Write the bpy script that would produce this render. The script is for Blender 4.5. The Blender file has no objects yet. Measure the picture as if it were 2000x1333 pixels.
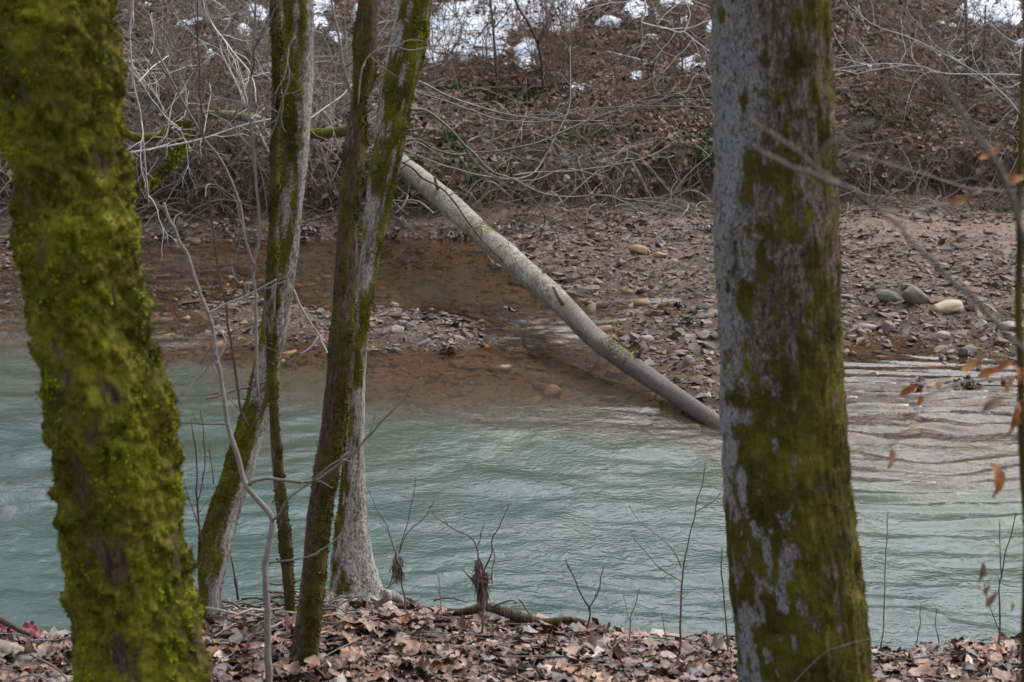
import bpy, bmesh, math, random
import numpy as np
from mathutils import Vector, Matrix

SC = bpy.context.scene
COL = SC.collection
RS = np.random.RandomState(11)
random.seed(5)
R = math.radians

# ------------------------------------------------------------------ camera
CAMZ, PITCH, F = 3.4, R(12.0), 3732.0          # F = focal length in pixels of a 2000 px wide picture
cam_data = bpy.data.cameras.new("camera")
cam = bpy.data.objects.new("camera", cam_data)
COL.objects.link(cam)
cam.location = (0, 0, CAMZ)
cam.rotation_euler = (math.pi / 2 - PITCH, 0, 0)
cam_data.sensor_width = 36.0
cam_data.lens = 36.0 * F / 2000.0
cam_data.clip_start = 0.1
cam_data.clip_end = 2000
cam_data.dof.use_dof = True
cam_data.dof.focus_distance = 10.5
cam_data.dof.aperture_fstop = 5.6
SC.camera = cam

# ------------------------------------------------------------------ light
SUN_EL, SUN_AZ = R(50), R(46)                  # azimuth measured from +Y towards +X
world = bpy.data.worlds.new("World")
SC.world = world
world.use_nodes = True
wn = world.node_tree.nodes
wl = world.node_tree.links
wn.clear()
w_out = wn.new("ShaderNodeOutputWorld")
w_bg = wn.new("ShaderNodeBackground")
w_sky = wn.new("ShaderNodeTexSky")
w_sky.sky_type = 'NISHITA'
w_sky.sun_disc = False
w_sky.sun_elevation = SUN_EL
w_sky.sun_rotation = SUN_AZ
w_sky.dust_density = 3.0
w_hs = wn.new("ShaderNodeHueSaturation")
w_hs.inputs["Saturation"].default_value = 0.42   # a veiled winter sky
w_bg.inputs["Strength"].default_value = 0.15
wl.new(w_sky.outputs[0], w_hs.inputs["Color"])
wl.new(w_hs.outputs[0], w_bg.inputs[0])
wl.new(w_bg.outputs[0], w_out.inputs[0])

sun_data = bpy.data.lights.new("sun", 'SUN')
sun_data.energy = 1.5
sun_data.angle = R(90)
sun_data.color = (1.0, 0.975, 0.94)
sun = bpy.data.objects.new("sun", sun_data)
COL.objects.link(sun)
sun_dir = Vector((math.sin(SUN_AZ) * math.cos(SUN_EL), math.cos(SUN_AZ) * math.cos(SUN_EL), math.sin(SUN_EL)))
sun.rotation_euler = sun_dir.to_track_quat('Z', 'Y').to_euler()
sun.location = (0, 0, 30)

vs = SC.view_settings
SC.display_settings.display_device = 'sRGB'
vs.view_transform = 'Standard'
vs.look = 'None'
vs.exposure = 0.97
vs.gamma = 1.0
vs.use_curve_mapping = False
SC.cycles.max_bounces = 6
SC.cycles.transparent_max_bounces = 12
SC.cycles.caustics_reflective = False
SC.cycles.caustics_refractive = False

# ------------------------------------------------------------------ projection helpers
CF = np.array((0, math.cos(PITCH), -math.sin(PITCH)))
CU = np.array((0, math.sin(PITCH), math.cos(PITCH)))
CP = np.array((0, 0, CAMZ))


def ray(px, py):
    px = np.asarray(px, float); py = np.asarray(py, float)
    a = (px - 1000.0) / F
    b = (666.5 - py) / F
    d = CF + b[..., None] * CU
    d = np.array(np.broadcast_to(d, a.shape + (3,)))
    d[..., 0] = d[..., 0] + a
    return d


def at_y(px, py, Y):
    d = ray(px, py)
    return CP + d * (np.asarray(Y) / d[..., 1])[..., None]


def at_z(px, py, z):
    d = ray(px, py)
    return CP + d * ((np.asarray(z) - CAMZ) / d[..., 2])[..., None]


def depth(P):
    return (np.asarray(P) - CP) @ CF


def proj(P):
    q = np.asarray(P, float) - CP
    w = np.maximum(q @ CF, 0.05)
    return 1000 + F * q[..., 0] / w, 666.5 - F * (q @ CU) / w


# ------------------------------------------------------------------ noise
def _hash(ix, iy, iz, seed):
    n = (ix.astype(np.int64) * 374761393 + iy.astype(np.int64) * 668265263 + iz.astype(np.int64) * 1274126177 + seed * 974711) & 0xFFFFFFFF
    n = ((n ^ (n >> 13)) * 1274126177) & 0xFFFFFFFF
    n = ((n ^ (n >> 16)) * 668265263) & 0xFFFFFFFF
    n = n ^ (n >> 15)
    return (n & 0xFFFFFF) / float(0xFFFFFF) * 2 - 1


def vnoise(x, y, z, seed=0):
    x, y, z = np.broadcast_arrays(np.asarray(x, float), np.asarray(y, float), np.asarray(z, float))
    ix, iy, iz = np.floor(x), np.floor(y), np.floor(z)
    fx, fy, fz = x - ix, y - iy, z - iz
    ix, iy, iz = ix.astype(np.int64), iy.astype(np.int64), iz.astype(np.int64)
    fx, fy, fz = [f * f * f * (f * (f * 6 - 15) + 10) for f in (fx, fy, fz)]
    r = 0
    for dx in (0, 1):
        wx = fx if dx else 1 - fx
        for dy in (0, 1):
            wy = fy if dy else 1 - fy
            for dz in (0, 1):
                wz = fz if dz else 1 - fz
                r = r + wx * wy * wz * _hash(ix + dx, iy + dy, iz + dz, seed)
    return r


def fbm(x, y, z=0.0, octaves=4, seed=0, gain=0.5):
    a, s, t = 1.0, 0.0, 0.0
    for o in range(octaves):
        f = 2.03 ** o
        s = s + a * vnoise(np.asarray(x) * f + 17.3 * o, np.asarray(y) * f - 9.1 * o, np.asarray(z) * f + 3.7 * o, seed + o)
        t += a
        a *= gain
    return s / t * 1.6


def sstep(a, b, x):
    t = np.clip((np.asarray(x, float) - a) / (b - a), 0, 1)
    return t * t * (3 - 2 * t)


# ------------------------------------------------------------------ mesh helpers
class MB:
    def __init__(self):
        self.V, self.Q, self.T, self.n = [], [], [], 0

    def add(self, V, Q=None, T=None):
        V = np.asarray(V, float).reshape(-1, 3)
        if Q is not None and len(Q):
            self.Q.append(np.asarray(Q, np.int64) + self.n)
        if T is not None and len(T):
            self.T.append(np.asarray(T, np.int64) + self.n)
        self.V.append(V)
        self.n += len(V)

    def mesh(self, name, mat, smooth=True, off=None, attrs=None, uv=None):
        V = np.concatenate(self.V)
        if off is not None:
            V = V - np.asarray(off, float)
        Q = np.concatenate(self.Q) if self.Q else np.zeros((0, 4), np.int64)
        T = np.concatenate(self.T) if self.T else np.zeros((0, 3), np.int64)
        me = bpy.data.meshes.new(name)
        me.vertices.add(len(V))
        me.vertices.foreach_set("co", V.astype(np.float32).ravel())
        nl = Q.size + T.size
        me.loops.add(nl)
        loops = np.concatenate([Q.ravel(), T.ravel()]).astype(np.int32)
        me.loops.foreach_set("vertex_index", loops)
        npoly = len(Q) + len(T)
        me.polygons.add(npoly)
        ls = np.concatenate([np.arange(len(Q)) * 4, Q.size + np.arange(len(T)) * 3]).astype(np.int32)
        me.polygons.foreach_set("loop_start", ls)
        me.update(calc_edges=True)
        me.polygons.foreach_set("use_smooth", np.full(npoly, bool(smooth)))
        for k, a in (attrs or {}).items():
            a = np.asarray(a, np.float32)
            if a.ndim == 1:
                at = me.attributes.new(k, 'FLOAT', 'POINT')
                at.data.foreach_set("value", a)
            else:
                at = me.attributes.new(k, 'FLOAT_VECTOR', 'POINT')
                at.data.foreach_set("vector", a.ravel())
        if mat is not None:
            me.materials.append(mat)
        me.validate()
        return me


def link(name, data, parent=None, loc=(0, 0, 0)):
    o = bpy.data.objects.new(name, data)
    COL.objects.link(o)
    o.location = loc
    if parent is not None:
        o.parent = parent
    return o


def tag(o, label=None, cat=None, group=None, kind=None):
    if label: o["label"] = label
    if cat: o["category"] = cat
    if group: o["group"] = group
    if kind: o["kind"] = kind
    return o


def thing(name, label, cat, loc, group=None):
    o = link(name, None, None, [float(v) for v in loc])
    return tag(o, label, cat, group)


def part(name, mb, mat, parent, smooth=True, **kw):
    off = np.array(parent.location) if parent.parent is None else np.array(parent.location) + np.array(parent.parent.location)
    return link(name, mb.mesh(name, mat, smooth, off, **kw), parent)


def solo(name, mb, mat, label, cat, group=None, loc=None, smooth=True, **kw):
    """a thing that is one mesh, its origin at its base"""
    if loc is None:
        V = np.concatenate(mb.V)
        loc = V[np.argmin(V[:, 2])]
    o = link(name, mb.mesh(name, mat, smooth, loc, **kw), None, [float(v) for v in loc])
    return tag(o, label, cat, group)


def frames(P):
    P = np.asarray(P, float)
    T = np.gradient(P, axis=0)
    T /= np.linalg.norm(T, axis=1)[:, None] + 1e-12
    a = np.array((1.0, 0, 0)) if abs(T[0][0]) < 0.8 else np.array((0, 1.0, 0))
    N = np.zeros_like(P)
    n = a - T[0] * (a @ T[0])
    for i in range(len(P)):
        n = n - T[i] * (n @ T[i])
        n /= np.linalg.norm(n) + 1e-12
        N[i] = n
    return T, N, np.cross(T, N)


def tube(mb, P, rad, sides=5, cap=True):
    P = np.asarray(P, float)
    rad = np.broadcast_to(np.asarray(rad, float), (len(P),))
    T, N, B = frames(P)
    a = np.arange(sides) * 2 * math.pi / sides
    V = P[:, None, :] + rad[:, None, None] * (np.cos(a)[None, :, None] * N[:, None, :] + np.sin(a)[None, :, None] * B[:, None, :])
    m = len(P)
    i = np.arange(m - 1)[:, None] * sides
    j = np.arange(sides)[None, :]
    k = (j + 1) % sides
    Q = np.stack([i + j, i + k, i + sides + k, i + sides + j], -1).reshape(-1, 4)
    V = V.reshape(-1, 3)
    if cap:
        c = len(V)
        V = np.concatenate([V, P[:1], P[-1:]])
        jj = np.arange(sides); kk = (jj + 1) % sides
        T3 = np.concatenate([np.stack([np.full(sides, c), kk, jj], -1), np.stack([np.full(sides, c + 1), (m - 1) * sides + jj, (m - 1) * sides + kk], -1)])
        mb.add(V, Q, T3)
    else:
        mb.add(V, Q)


def smooth_line(P, n):
    """Catmull-Rom through the points, n samples"""
    P = np.asarray(P, float)
    if len(P) < 3:
        t = np.linspace(0, 1, n)[:, None]
        return P[0] * (1 - t) + P[-1] * t
    d = np.concatenate([[0], np.cumsum(np.linalg.norm(np.diff(P, axis=0), axis=1))])
    E = np.concatenate([[2 * P[0] - P[1]], P, [2 * P[-1] - P[-2]]])
    s = np.linspace(0, d[-1], n)
    k = np.clip(np.searchsorted(d, s, 'right') - 1, 0, len(P) - 2)
    t = ((s - d[k]) / (d[k + 1] - d[k]))[:, None]
    p0, p1, p2, p3 = E[k], E[k + 1], E[k + 2], E[k + 3]
    return 0.5 * (2 * p1 + (p2 - p0) * t + (2 * p0 - 5 * p1 + 4 * p2 - p3) * t ** 2 + (3 * p1 - p0 - 3 * p2 + p3) * t ** 3)


def px_line(pts, Y0, Y1=None, jitter=0.0, n=None):
    pts = np.asarray(pts, float)
    Y1 = Y0 if Y1 is None else Y1
    Y = np.linspace(Y0, Y1, len(pts))
    P = at_y(pts[:, 0], pts[:, 1], Y)
    P = smooth_line(P, n or max(6, len(pts) * 4))
    if jitter:
        s = random.random() * 100
        k = np.linspace(0, len(P) * 0.45, len(P))
        P = P + jitter * np.stack([vnoise(k, s, 0), vnoise(k, s, 9.5), vnoise(k, s, 20.5)], -1)
    return P


def twig_px(mb, pts, Y0, Y1, w0, w1, sides=6, jitter=0.005):
    """a branch drawn through image points at the given distances, widths in pixels of the photograph"""
    P = px_line(pts, Y0, Y1, jitter)
    rad = np.linspace(w0, w1, len(P)) * (0.40 if w0 < 13 else 0.5) * depth(P) / F
    k = np.arange(len(P))
    rad = rad * (1 + 0.14 * vnoise(k * 0.9, w0 * 3.1, pts[0][0] * 0.37))
    tube(mb, P, rad, sides)
    return P


# ------------------------------------------------------------------ node helpers
class Mat:
    def __init__(self, name):
        self.m = bpy.data.materials.new(name)
        self.m.use_nodes = True
        self.t = self.m.node_tree
        self.t.nodes.clear()
        self.out = self.t.nodes.new("ShaderNodeOutputMaterial")

    def n(self, kind, **kw):
        o = self.t.nodes.new(kind)
        for k, v in kw.items():
            setattr(o, k, v)
        return o

    def l(self, a, b):
        self.t.links.new(a, b)

    def val(self, sock, v):
        if hasattr(v, "links") or hasattr(v, "is_output"):
            self.l(v, sock)
        else:
            sock.default_value = v

    def noise(self, vec, scale, detail=4, rough=0.55, dist=0.0):
        o = self.n("ShaderNodeTexNoise")
        if vec is not None: self.l(vec, o.inputs["Vector"])
        o.inputs["Scale"].default_value = scale
        o.inputs["Detail"].default_value = detail
        o.inputs["Roughness"].default_value = rough
        o.inputs["Distortion"].default_value = dist
        return o.outputs["Fac"]

    def math(self, op, a, b=None, clamp=False):
        o = self.n("ShaderNodeMath", operation=op, use_clamp=clamp)
        self.val(o.inputs[0], a)
        if b is not None: self.val(o.inputs[1], b)
        return o.outputs[0]

    def mix(self, f, a, b, blend='MIX'):
        o = self.n("ShaderNodeMix", data_type='RGBA', blend_type=blend)
        self.val(o.inputs[0], f)
        for s, v in ((o.inputs[6], a), (o.inputs[7], b)):
            if isinstance(v, tuple): v = v + (1,) if len(v) == 3 else v
            self.val(s, v)
        return o.outputs[2]

    def ramp(self, f, stops, interp='LINEAR'):
        o = self.n("ShaderNodeValToRGB")
        o.color_ramp.interpolation = interp
        e = o.color_ramp.elements
        while len(e) < len(stops): e.new(0.5)
        for x, (p, c) in zip(e, stops):
            x.position = p
            x.color = (c, c, c, 1) if isinstance(c, (int, float)) else tuple(c) + (1,)
        self.l(f, o.inputs[0])
        return o.outputs[0]

    def attr(self, name, out="Fac"):
        return self.n("ShaderNodeAttribute", attribute_name=name).outputs[out]

    def coord(self, which="Object"):
        return self.n("ShaderNodeTexCoord").outputs[which]

    def pos(self):
        return self.n("ShaderNodeNewGeometry").outputs["Position"]

    def scale(self, vec, s):
        o = self.n("ShaderNodeMapping")
        self.l(vec, o.inputs[0])
        o.inputs["Scale"].default_value = s
        return o.outputs[0]

    def piece(self):
        """a random number for each loose piece, also between objects that share a mesh"""
        a = self.n("ShaderNodeNewGeometry").outputs["Random Per Island"]
        b = self.n("ShaderNodeObjectInfo").outputs["Random"]
        return self.math('FRACT', self.math('ADD', a, b))

    def bump(self, h, strength=0.5, dist=0.01):
        o = self.n("ShaderNodeBump")
        self.l(h, o.inputs["Height"])
        o.inputs["Strength"].default_value = strength
        o.inputs["Distance"].default_value = dist
        return o.outputs[0]

    def principled(self, color, rough=0.8, normal=None, spec=0.4):
        o = self.n("ShaderNodeBsdfPrincipled")
        if isinstance(color, tuple): color = color + (1,)
        self.val(o.inputs["Base Color"], color)
        self.val(o.inputs["Roughness"], rough)
        o.inputs["Specular IOR Level"].default_value = spec
        if normal is not None: self.l(normal, o.inputs["Normal"])
        self.l(o.outputs[0], self.out.inputs[0])
        return o


def mat_soil():
    m = Mat("soil")
    p = m.pos()
    col = m.attr("soil", "Vector")
    n1 = m.noise(p, 9, 6, 0.65)
    n2 = m.noise(p, 55, 5, 0.7)
    k = m.math('ADD', m.math('MULTIPLY', n1, 0.9), m.math('MULTIPLY', n2, 0.9))
    g = m.ramp(k, [(0.45, 0.45), (0.9, 1.0), (1.0, 1.35)])
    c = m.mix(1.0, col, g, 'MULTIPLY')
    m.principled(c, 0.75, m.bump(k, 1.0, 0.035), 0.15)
    return m.m


def mat_pieces(name, stops, rough=0.6, spec=0.4, grain=40, contrast=0.5, bump=0.4):
    m = Mat(name)
    p = m.pos()
    c = m.ramp(m.piece(), stops)
    g = m.noise(p, grain, 5, 0.65)
    g = m.ramp(g, [(0.25, 1 - contrast), (0.75, 1 + contrast * 0.6)])
    c = m.mix(1.0, c, g, 'MULTIPLY')
    m.principled(c, rough, m.bump(m.noise(p, grain * 2, 4, 0.6), bump, 0.004), spec)
    return m.m


def mat_bark(name, dark, light, lichen, su=60, sv=9, moss=((0.03, 0.026, 0.004), (0.11, 0.10, 0.008), (0.22, 0.215, 0.014))):
    m = Mat(name)
    uv = m.attr("bark", "Vector")
    p = m.pos()
    s1 = m.noise(m.scale(uv, (su, sv, 1)), 1.0, 5, 0.65, 0.6)
    s2 = m.noise(m.scale(uv, (su * 3, sv * 4, 1)), 1.0, 4, 0.7)
    k = m.math('ADD', m.math('MULTIPLY', s1, 0.65), m.math('MULTIPLY', s2, 0.35))
    c = m.ramp(k, [(0.40, dark), (0.5, tuple(0.5 * (a + b) for a, b in zip(dark, light))), (0.58, light)])
    ln = m.math('ADD', m.math('MULTIPLY', m.noise(p, 110, 5, 0.78, 0.6), .5), m.math('MULTIPLY', m.noise(m.scale(uv, (su * 1.3, sv * 2.2, 1)), 1.0, 4, .7, .5), .55))
    lm = m.math('MULTIPLY', m.ramp(m.math('ADD', m.math('MULTIPLY', ln, 1.15), m.math('MULTIPLY', m.attr("lichen"), 0.42)), [(0.74, 0.0), (0.93, 1.0)]), 0.85)
    c = m.mix(lm, c, m.mix(m.noise(p, 90, 3), lichen, tuple(x * 0.55 for x in lichen)))
    crack = m.ramp(m.noise(m.scale(uv, (su * 1.9, sv * 2.6, 1)), 1.0, 5, 0.72, 0.9), [(.42, 1.0), (.50, 0.0)])
    c = m.mix(m.math('MULTIPLY', crack, .8), c, tuple(x * .8 for x in dark))
    mn = m.noise(p, 85, 5, 0.78)
    mm = m.ramp(m.math('ADD', m.math('MULTIPLY', mn, 1.1), m.attr("moss")), [(0.74, 0.0), (1.34, 1.0)])
    mc = m.ramp(m.math('ADD', m.math('MULTIPLY', m.noise(p, 6, 4, 0.6), 0.65), m.math('MULTIPLY', m.noise(p, 120, 3, 0.7), 0.35)), [(0.36, moss[0]), (0.5, moss[1]), (0.64, moss[2])])
    c = m.mix(mm, c, mc)
    h = m.math('ADD', k, m.math('MULTIPLY', mn, 0.5))
    m.principled(c, 0.85, m.bump(h, 0.8, 0.012), 0.2)
    return m.m


def mat_moss(name, stops, brown=(0.07, 0.045, 0.01)):
    m = Mat(name)
    p = m.pos()
    k = m.math('ADD', m.math('MULTIPLY', m.noise(p, 7, 5, 0.6), 0.75), m.math('MULTIPLY', m.piece(), 0.25))
    c = m.ramp(k, stops)
    b = m.ramp(m.noise(p, 5.5, 5, 0.65), [(0.45, 0.0), (0.58, 1.0)])
    c = m.mix(m.math('MULTIPLY', b, 0.85), c, brown)
    o = m.principled(c, 0.9, None, 0.1)
    return m.m


def mat_plain(name, a, b, grain=30, rough=0.75, spec=0.3, bump=0.5):
    m = Mat(name)
    p = m.pos()
    k = m.noise(p, grain, 5, 0.65)
    c = m.ramp(k, [(0.3, a), (0.7, b)])
    m.principled(c, rough, m.bump(k, bump, 0.006), spec)
    return m.m


# ------------------------------------------------------------------ terrain
WATER = 0.0
CTRL = np.array([
    # bars standing out of the water
    (380, 600, .01), (450, 622, .03), (520, 640, .04), (600, 640, .06), (700, 642, .07), (790, 640, .075), (860, 650, .05), (920, 668, .015),
    (1120, 505, .09), (1250, 500, .13), (1180, 540, .05), (1350, 555, .07), (1330, 650, .03), (1340, 700, .035), (1385, 765, .025), (1290, 690, .015), (1250, 655, .01),
    (1500, 600, .06), (1700, 560, .10), (1800, 600, .10), (1950, 590, .12), (1950, 660, .05), (1680, 615, .03), (1850, 650, .015), (1760, 640, .0),
    # thin brown water
    (1220, 590, -.035), (1290, 610, -.02), (1700, 660, -.02), (1800, 700, -.025), (1900, 700, -.01), (1700, 750, -.04), (1900, 780, -.04), (1800, 800, -.05), (1980, 740, -.02), (1700, 830, -.08), (1900, 840, -.08), (1800, 900, -.13),
    (720, 520, -.14), (800, 560, -.12), (900, 530, -.16), (1000, 600, -.14), (850, 490, -.08), (1050, 640, -.12), (600, 510, -.15), (620, 560, -.10), (350, 500, -.07), (430, 560, -.04), (300, 585, -.045),
    (0, 480, -.02), (0, 540, -.02), (30, 570, -.03), (150, 520, -.03), (980, 660, -.06), (1100, 690, -.13), (1180, 730, -.12),
    (700, 700, -.04), (800, 710, -.04), (900, 715, -.05), (1000, 725, -.05), (1080, 760, -.10), (1200, 780, -.13), (1350, 840, -.22), (950, 780, -.14), (820, 770, -.16), (1100, 815, -.2), (720, 770, -.16), (760, 815, -.26), (950, 825, -.24), (600, 790, -.26), (1000, 840, -.3),
    (450, 690, -.04), (560, 690, -.04), (340, 640, -.06), (320, 690, -.1), (450, 735, -.28), (580, 745, -.24), (380, 740, -.4), (480, 775, -.45),
    # deep turbid channel
    (0, 605, -.08), (100, 650, -.22), (50, 720, -.4), (50, 850, -.8), (250, 800, -.7), (50, 1000, -.7), (400, 820, -.7), (600, 820, -.55), (720, 850, -.55), (900, 865, -.5), (1100, 890, -.55), (1300, 920, -.55),
    (1000, 1000, -1), (1300, 1050, -1), (700, 1000, -1), (400, 950, -1), (200, 1100, -1), (1700, 870, -.14), (1950, 860, -.13), (1800, 920, -.26), (1980, 920, -.24), (1700, 1000, -.5), (1950, 1000, -.45),
    (1800, 1080, -.8), (1800, 1200, -1), (1400, 1200, -1), (1000, 1150, -1), (600, 1150, -1), (0, 1150, -1), (2300, 1000, -.4), (2300, 700, .02), (-300, 800, -.7), (-300, 560, -.05), (-300, 1100, -1), (2300, 1200, -1),
    # foot of the far bank
    (0, 445, -.02), (280, 450, -.06), (500, 475, -.1), (700, 482, -.1), (900, 482, -.03), (1000, 480, .05), (1100, 465, .12), (1300, 450, .19), (1500, 450, .2), (1750, 455, .21), (1950, 480, .2), (2300, 480, .2), (-300, 450, -.03)])
EDGE_PX = np.array([(-900, 1215), (0, 1225), (130, 1235), (300, 1225), (420, 1205), (560, 1172), (700, 1175), (850, 1187), (1000, 1203), (1150, 1228), (1280, 1247), (1420, 1252), (1700, 1262), (2000, 1258), (2900, 1262)], float)
EDGE_W = at_z(EDGE_PX[:, 0], EDGE_PX[:, 1], 0.60)
FAR_Y = np.array([0, 21.3, 21.75, 22.1, 22.4, 22.85, 24.2, 27.5, 31, 45, 60, 80, 110, 420.])
FAR_Z = np.array([-6, -.25, -.03, .14, .24, .70, 1.0, 1.63, 2.42, 6.6, 13.5, 22., 30., 36.])


def bed(x, y):
    P = np.stack([x, y, np.zeros_like(x)], -1)
    px, py = proj(P)
    num = np.zeros_like(x); den = np.zeros_like(x)
    for cx, cy, ch in CTRL:
        d2 = (px - cx) ** 2 + (1.7 * (py - cy)) ** 2
        w = 1 / (d2 + 900.0) ** 1.8
        num += w * ch; den += w
    h = num / den
    h += 0.035 * fbm(x * 1.3, y * 1.0, 0, 4, 3) * (1 - sstep(.2, .6, -h))
    return h


def H(x, y):
    x = np.asarray(x, float); y = np.asarray(y, float)
    x, y = np.broadcast_arrays(x, y)
    shp = x.shape
    x = x.ravel(); y = y.ravel()
    out = np.zeros_like(x)
    ye = np.interp(x, EDGE_W[:, 0], EDGE_W[:, 1]) + 0.05 * vnoise(x * 3.1, 7, 0, 4)
    near = y < ye + 2.2
    # near bank
    s = ye - y
    zn = np.where(s > 0, 0.60 + 0.10 * np.minimum(s, 1.2) + 0.19 * np.maximum(s - 1.2, 0), 0.60 + 0.95 * s)
    zn = np.where(s > 0, zn - 0.05 * np.exp(-s * 6), zn - 0.05)
    zn = np.where(y < 0, zn - 0.0, zn)
    zn += 0.025 * fbm(x * 2.0, y * 2.0, 0, 3, 8)
    zn = np.minimum(zn, 2.2 + 0.02 * zn)
    zb = np.full_like(x, -1.0)
    mid = (y > 7.5) & (y < 24)
    zb[mid] = bed(x[mid], y[mid])
    zf = np.interp(y - .55 * sstep(1.2, 3.6, x) * (1 - sstep(24, 27, y)) + 0.25 * vnoise(x * 0.55, 3, 0, 21) + 0.12 * vnoise(x * 1.7, 5, 0, 22), FAR_Y, FAR_Z)
    far = y > 20.5
    rough = sstep(21.6, 23, y)
    nf = np.zeros_like(x)
    nf[far] = fbm(x[far] * 0.9, y[far] * 0.9, 0, 5, 31) * 0.13 + 0.06 * np.abs(fbm(x[far] * 2.2, y[far] * 3.0, 0, 4, 37)) + 0.035 * fbm(x[far] * 5, y[far] * 5, 0, 3, 39)
    zf = zf + nf * rough
    zb2 = np.where(y < 22.6, zb, zb - (y - 22.6) * 2)
    k = 0.05
    m = np.maximum(zf, zb2)
    z_far = m + k * np.log(np.exp((zf - m) / k) + np.exp((zb2 - m) / k)) - 0.0
    z = np.where(y > 14, z_far, np.maximum(zn, zb))
    return z.reshape(shp)


def hit(px, py, y0=5.0, y1=60.0):
    d = ray(px, py)
    Y = np.arange(y0, y1, 0.02)
    P = CP + d[None, :] * (Y / d[1])[:, None]
    h = H(P[:, 0], P[:, 1])
    b = np.nonzero(P[:, 2] < h)[0]
    i = b[0] if len(b) else len(Y) - 1
    return P[i]


def soil_colour(x, y, z):
    n = fbm(x * 1.4, y * 1.4, 0, 4, 51)
    n2 = fbm(x * 4.5, y * 4.5, 0, 3, 57)
    c = np.zeros(x.shape + (3,))
    near = np.array((.085, .058, .045))
    bedc = np.array((.15, .092, .048))
    bar = np.array((.13, .092, .07))
    sand = np.array((.20, .142, .108))
    mud = np.array((.042, .028, .019))
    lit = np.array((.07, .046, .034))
    c[:] = bedc
    w = sstep(.0, .05, z + .02 * n)[..., None]
    c = c * (1 - w) + bar * w
    w = (sstep(.10, .17, z + .04 * n) * sstep(19.0, 20.2, y) * (.15 + .85 * sstep(-1.3, 0.2, x)))[..., None]
    c = c * (1 - w) + sand * w
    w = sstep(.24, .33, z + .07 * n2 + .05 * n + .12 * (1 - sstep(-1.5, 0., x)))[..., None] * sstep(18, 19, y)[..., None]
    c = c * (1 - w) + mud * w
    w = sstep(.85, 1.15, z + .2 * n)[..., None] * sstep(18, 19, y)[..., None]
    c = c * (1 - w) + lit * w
    # low sandy slip on the bank under the thicket
    w = (sstep(.15, .5, n) * sstep(.5, .8, z) * (1 - sstep(1.0, 1.3, z)) * sstep(22, 23, y) * .22)[..., None]
    c = c * (1 - w) + sand * 0.62 * w
    w = (1 - sstep(.02, .10, z + .03 * n2)) * sstep(-.01, .01, z)      # soaked margin
    c = c * (1 - .38 * w[..., None])
    w = 1 - sstep(9.2, 9.8, y)[..., None]
    c = c * (1 - w) + near * w
    return c * (1 + .25 * n2[..., None])


def grow_axis(lo, hi, step, far, k):
    a = np.arange(lo, hi + 1e-6, step)
    g = hi + np.cumsum(step * 1.35 ** np.arange(1, 60))
    g = g[g < far]
    return a, g


soil_m = mat_soil()
core, gx = grow_axis(-8.6, 8.6, 0.055, 220, 0)
XS = np.concatenate([-gx[::-1], core, gx])
y_near = np.concatenate([np.linspace(-12, 4.5, 24)[:-1], np.arange(4.5, 9.0, 0.045), [9.0]])
y_bed = np.concatenate([np.arange(9.0, 21.0, 0.05), [21.0]])
_, gy = grow_axis(21.0, 33.0, 0.055, 420, 0)
y_far = np.concatenate([np.arange(21.0, 33.0, 0.055), gy])


def terrain(name, ys):
    X, Y = np.meshgrid(XS, ys)
    Z = H(X, Y)
    nx, ny = len(XS), len(ys)
    i = np.arange(ny - 1)[:, None] * nx
    j = np.arange(nx - 1)[None, :]
    Q = np.stack([i + j, i + j + 1, i + nx + j + 1, i + nx + j], -1).reshape(-1, 4)
    mb = MB()
    mb.add(np.stack([X, Y, Z], -1), Q)
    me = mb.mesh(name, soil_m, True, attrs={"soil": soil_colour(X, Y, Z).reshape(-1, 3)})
    o = link(name, me)
    tag(o, kind="structure")
    return o


near_bank = terrain("near_bank", y_near)
creek_bed = terrain("creek_bed", y_bed)
far_bank = terrain("far_bank", y_far)

# ------------------------------------------------------------------ water
def mat_water():
    m = Mat("water")
    p = m.pos()
    dep = m.attr("depth")
    turb = m.math('SUBTRACT', 1.0, m.math('POWER', 2.718, m.math('MULTIPLY', dep, m.math('SUBTRACT', -0.9, m.math('MULTIPLY', dep, 5.0)))))
    silt = m.ramp(dep, [(0.0, (.17, .12, .075)), (0.22, (.115, .112, .085)), (0.5, (.060, .082, .067)), (1.0, (.046, .080, .070))])
    tr = m.n("ShaderNodeBsdfTransparent")
    tr.inputs[0].default_value = (.90, .80, .66, 1)
    df = m.n("ShaderNodeBsdfDiffuse")
    m.l(silt, df.inputs[0])
    body = m.n("ShaderNodeMixShader")
    m.l(turb, body.inputs[0]); m.l(tr.outputs[0], body.inputs[1]); m.l(df.outputs[0], body.inputs[2])
    rip = m.attr("ripple")
    n1 = m.noise(m.scale(p, (12, 15, 1)), 1.0, 3, 0.5, 1.2)
    n2 = m.noise(m.scale(p, (38, 46, 1)), 1.0, 3, 0.5, 0.4)
    h = m.math('MULTIPLY', m.math('ADD', n1, m.math('MULTIPLY', n2, 0.14)), rip)
    b = m.n("ShaderNodeBump")
    b.inputs["Strength"].default_value = 1.0
    b.inputs["Distance"].default_value = 0.013
    m.l(h, b.inputs["Height"])
    fr = m.n("ShaderNodeFresnel")
    fr.inputs["IOR"].default_value = 1.333
    m.l(b.outputs[0], fr.inputs["Normal"])
    gl = m.n("ShaderNodeBsdfGlossy")
    gl.inputs["Roughness"].default_value = 0.04
    m.l(b.outputs[0], gl.inputs["Normal"])
    mx = m.n("ShaderNodeMixShader")
    m.l(fr.outputs[0], mx.inputs[0]); m.l(body.outputs[0], mx.inputs[1]); m.l(gl.outputs[0], mx.inputs[2])
    m.l(mx.outputs[0], m.out.inputs[0])
    return m.m


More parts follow.
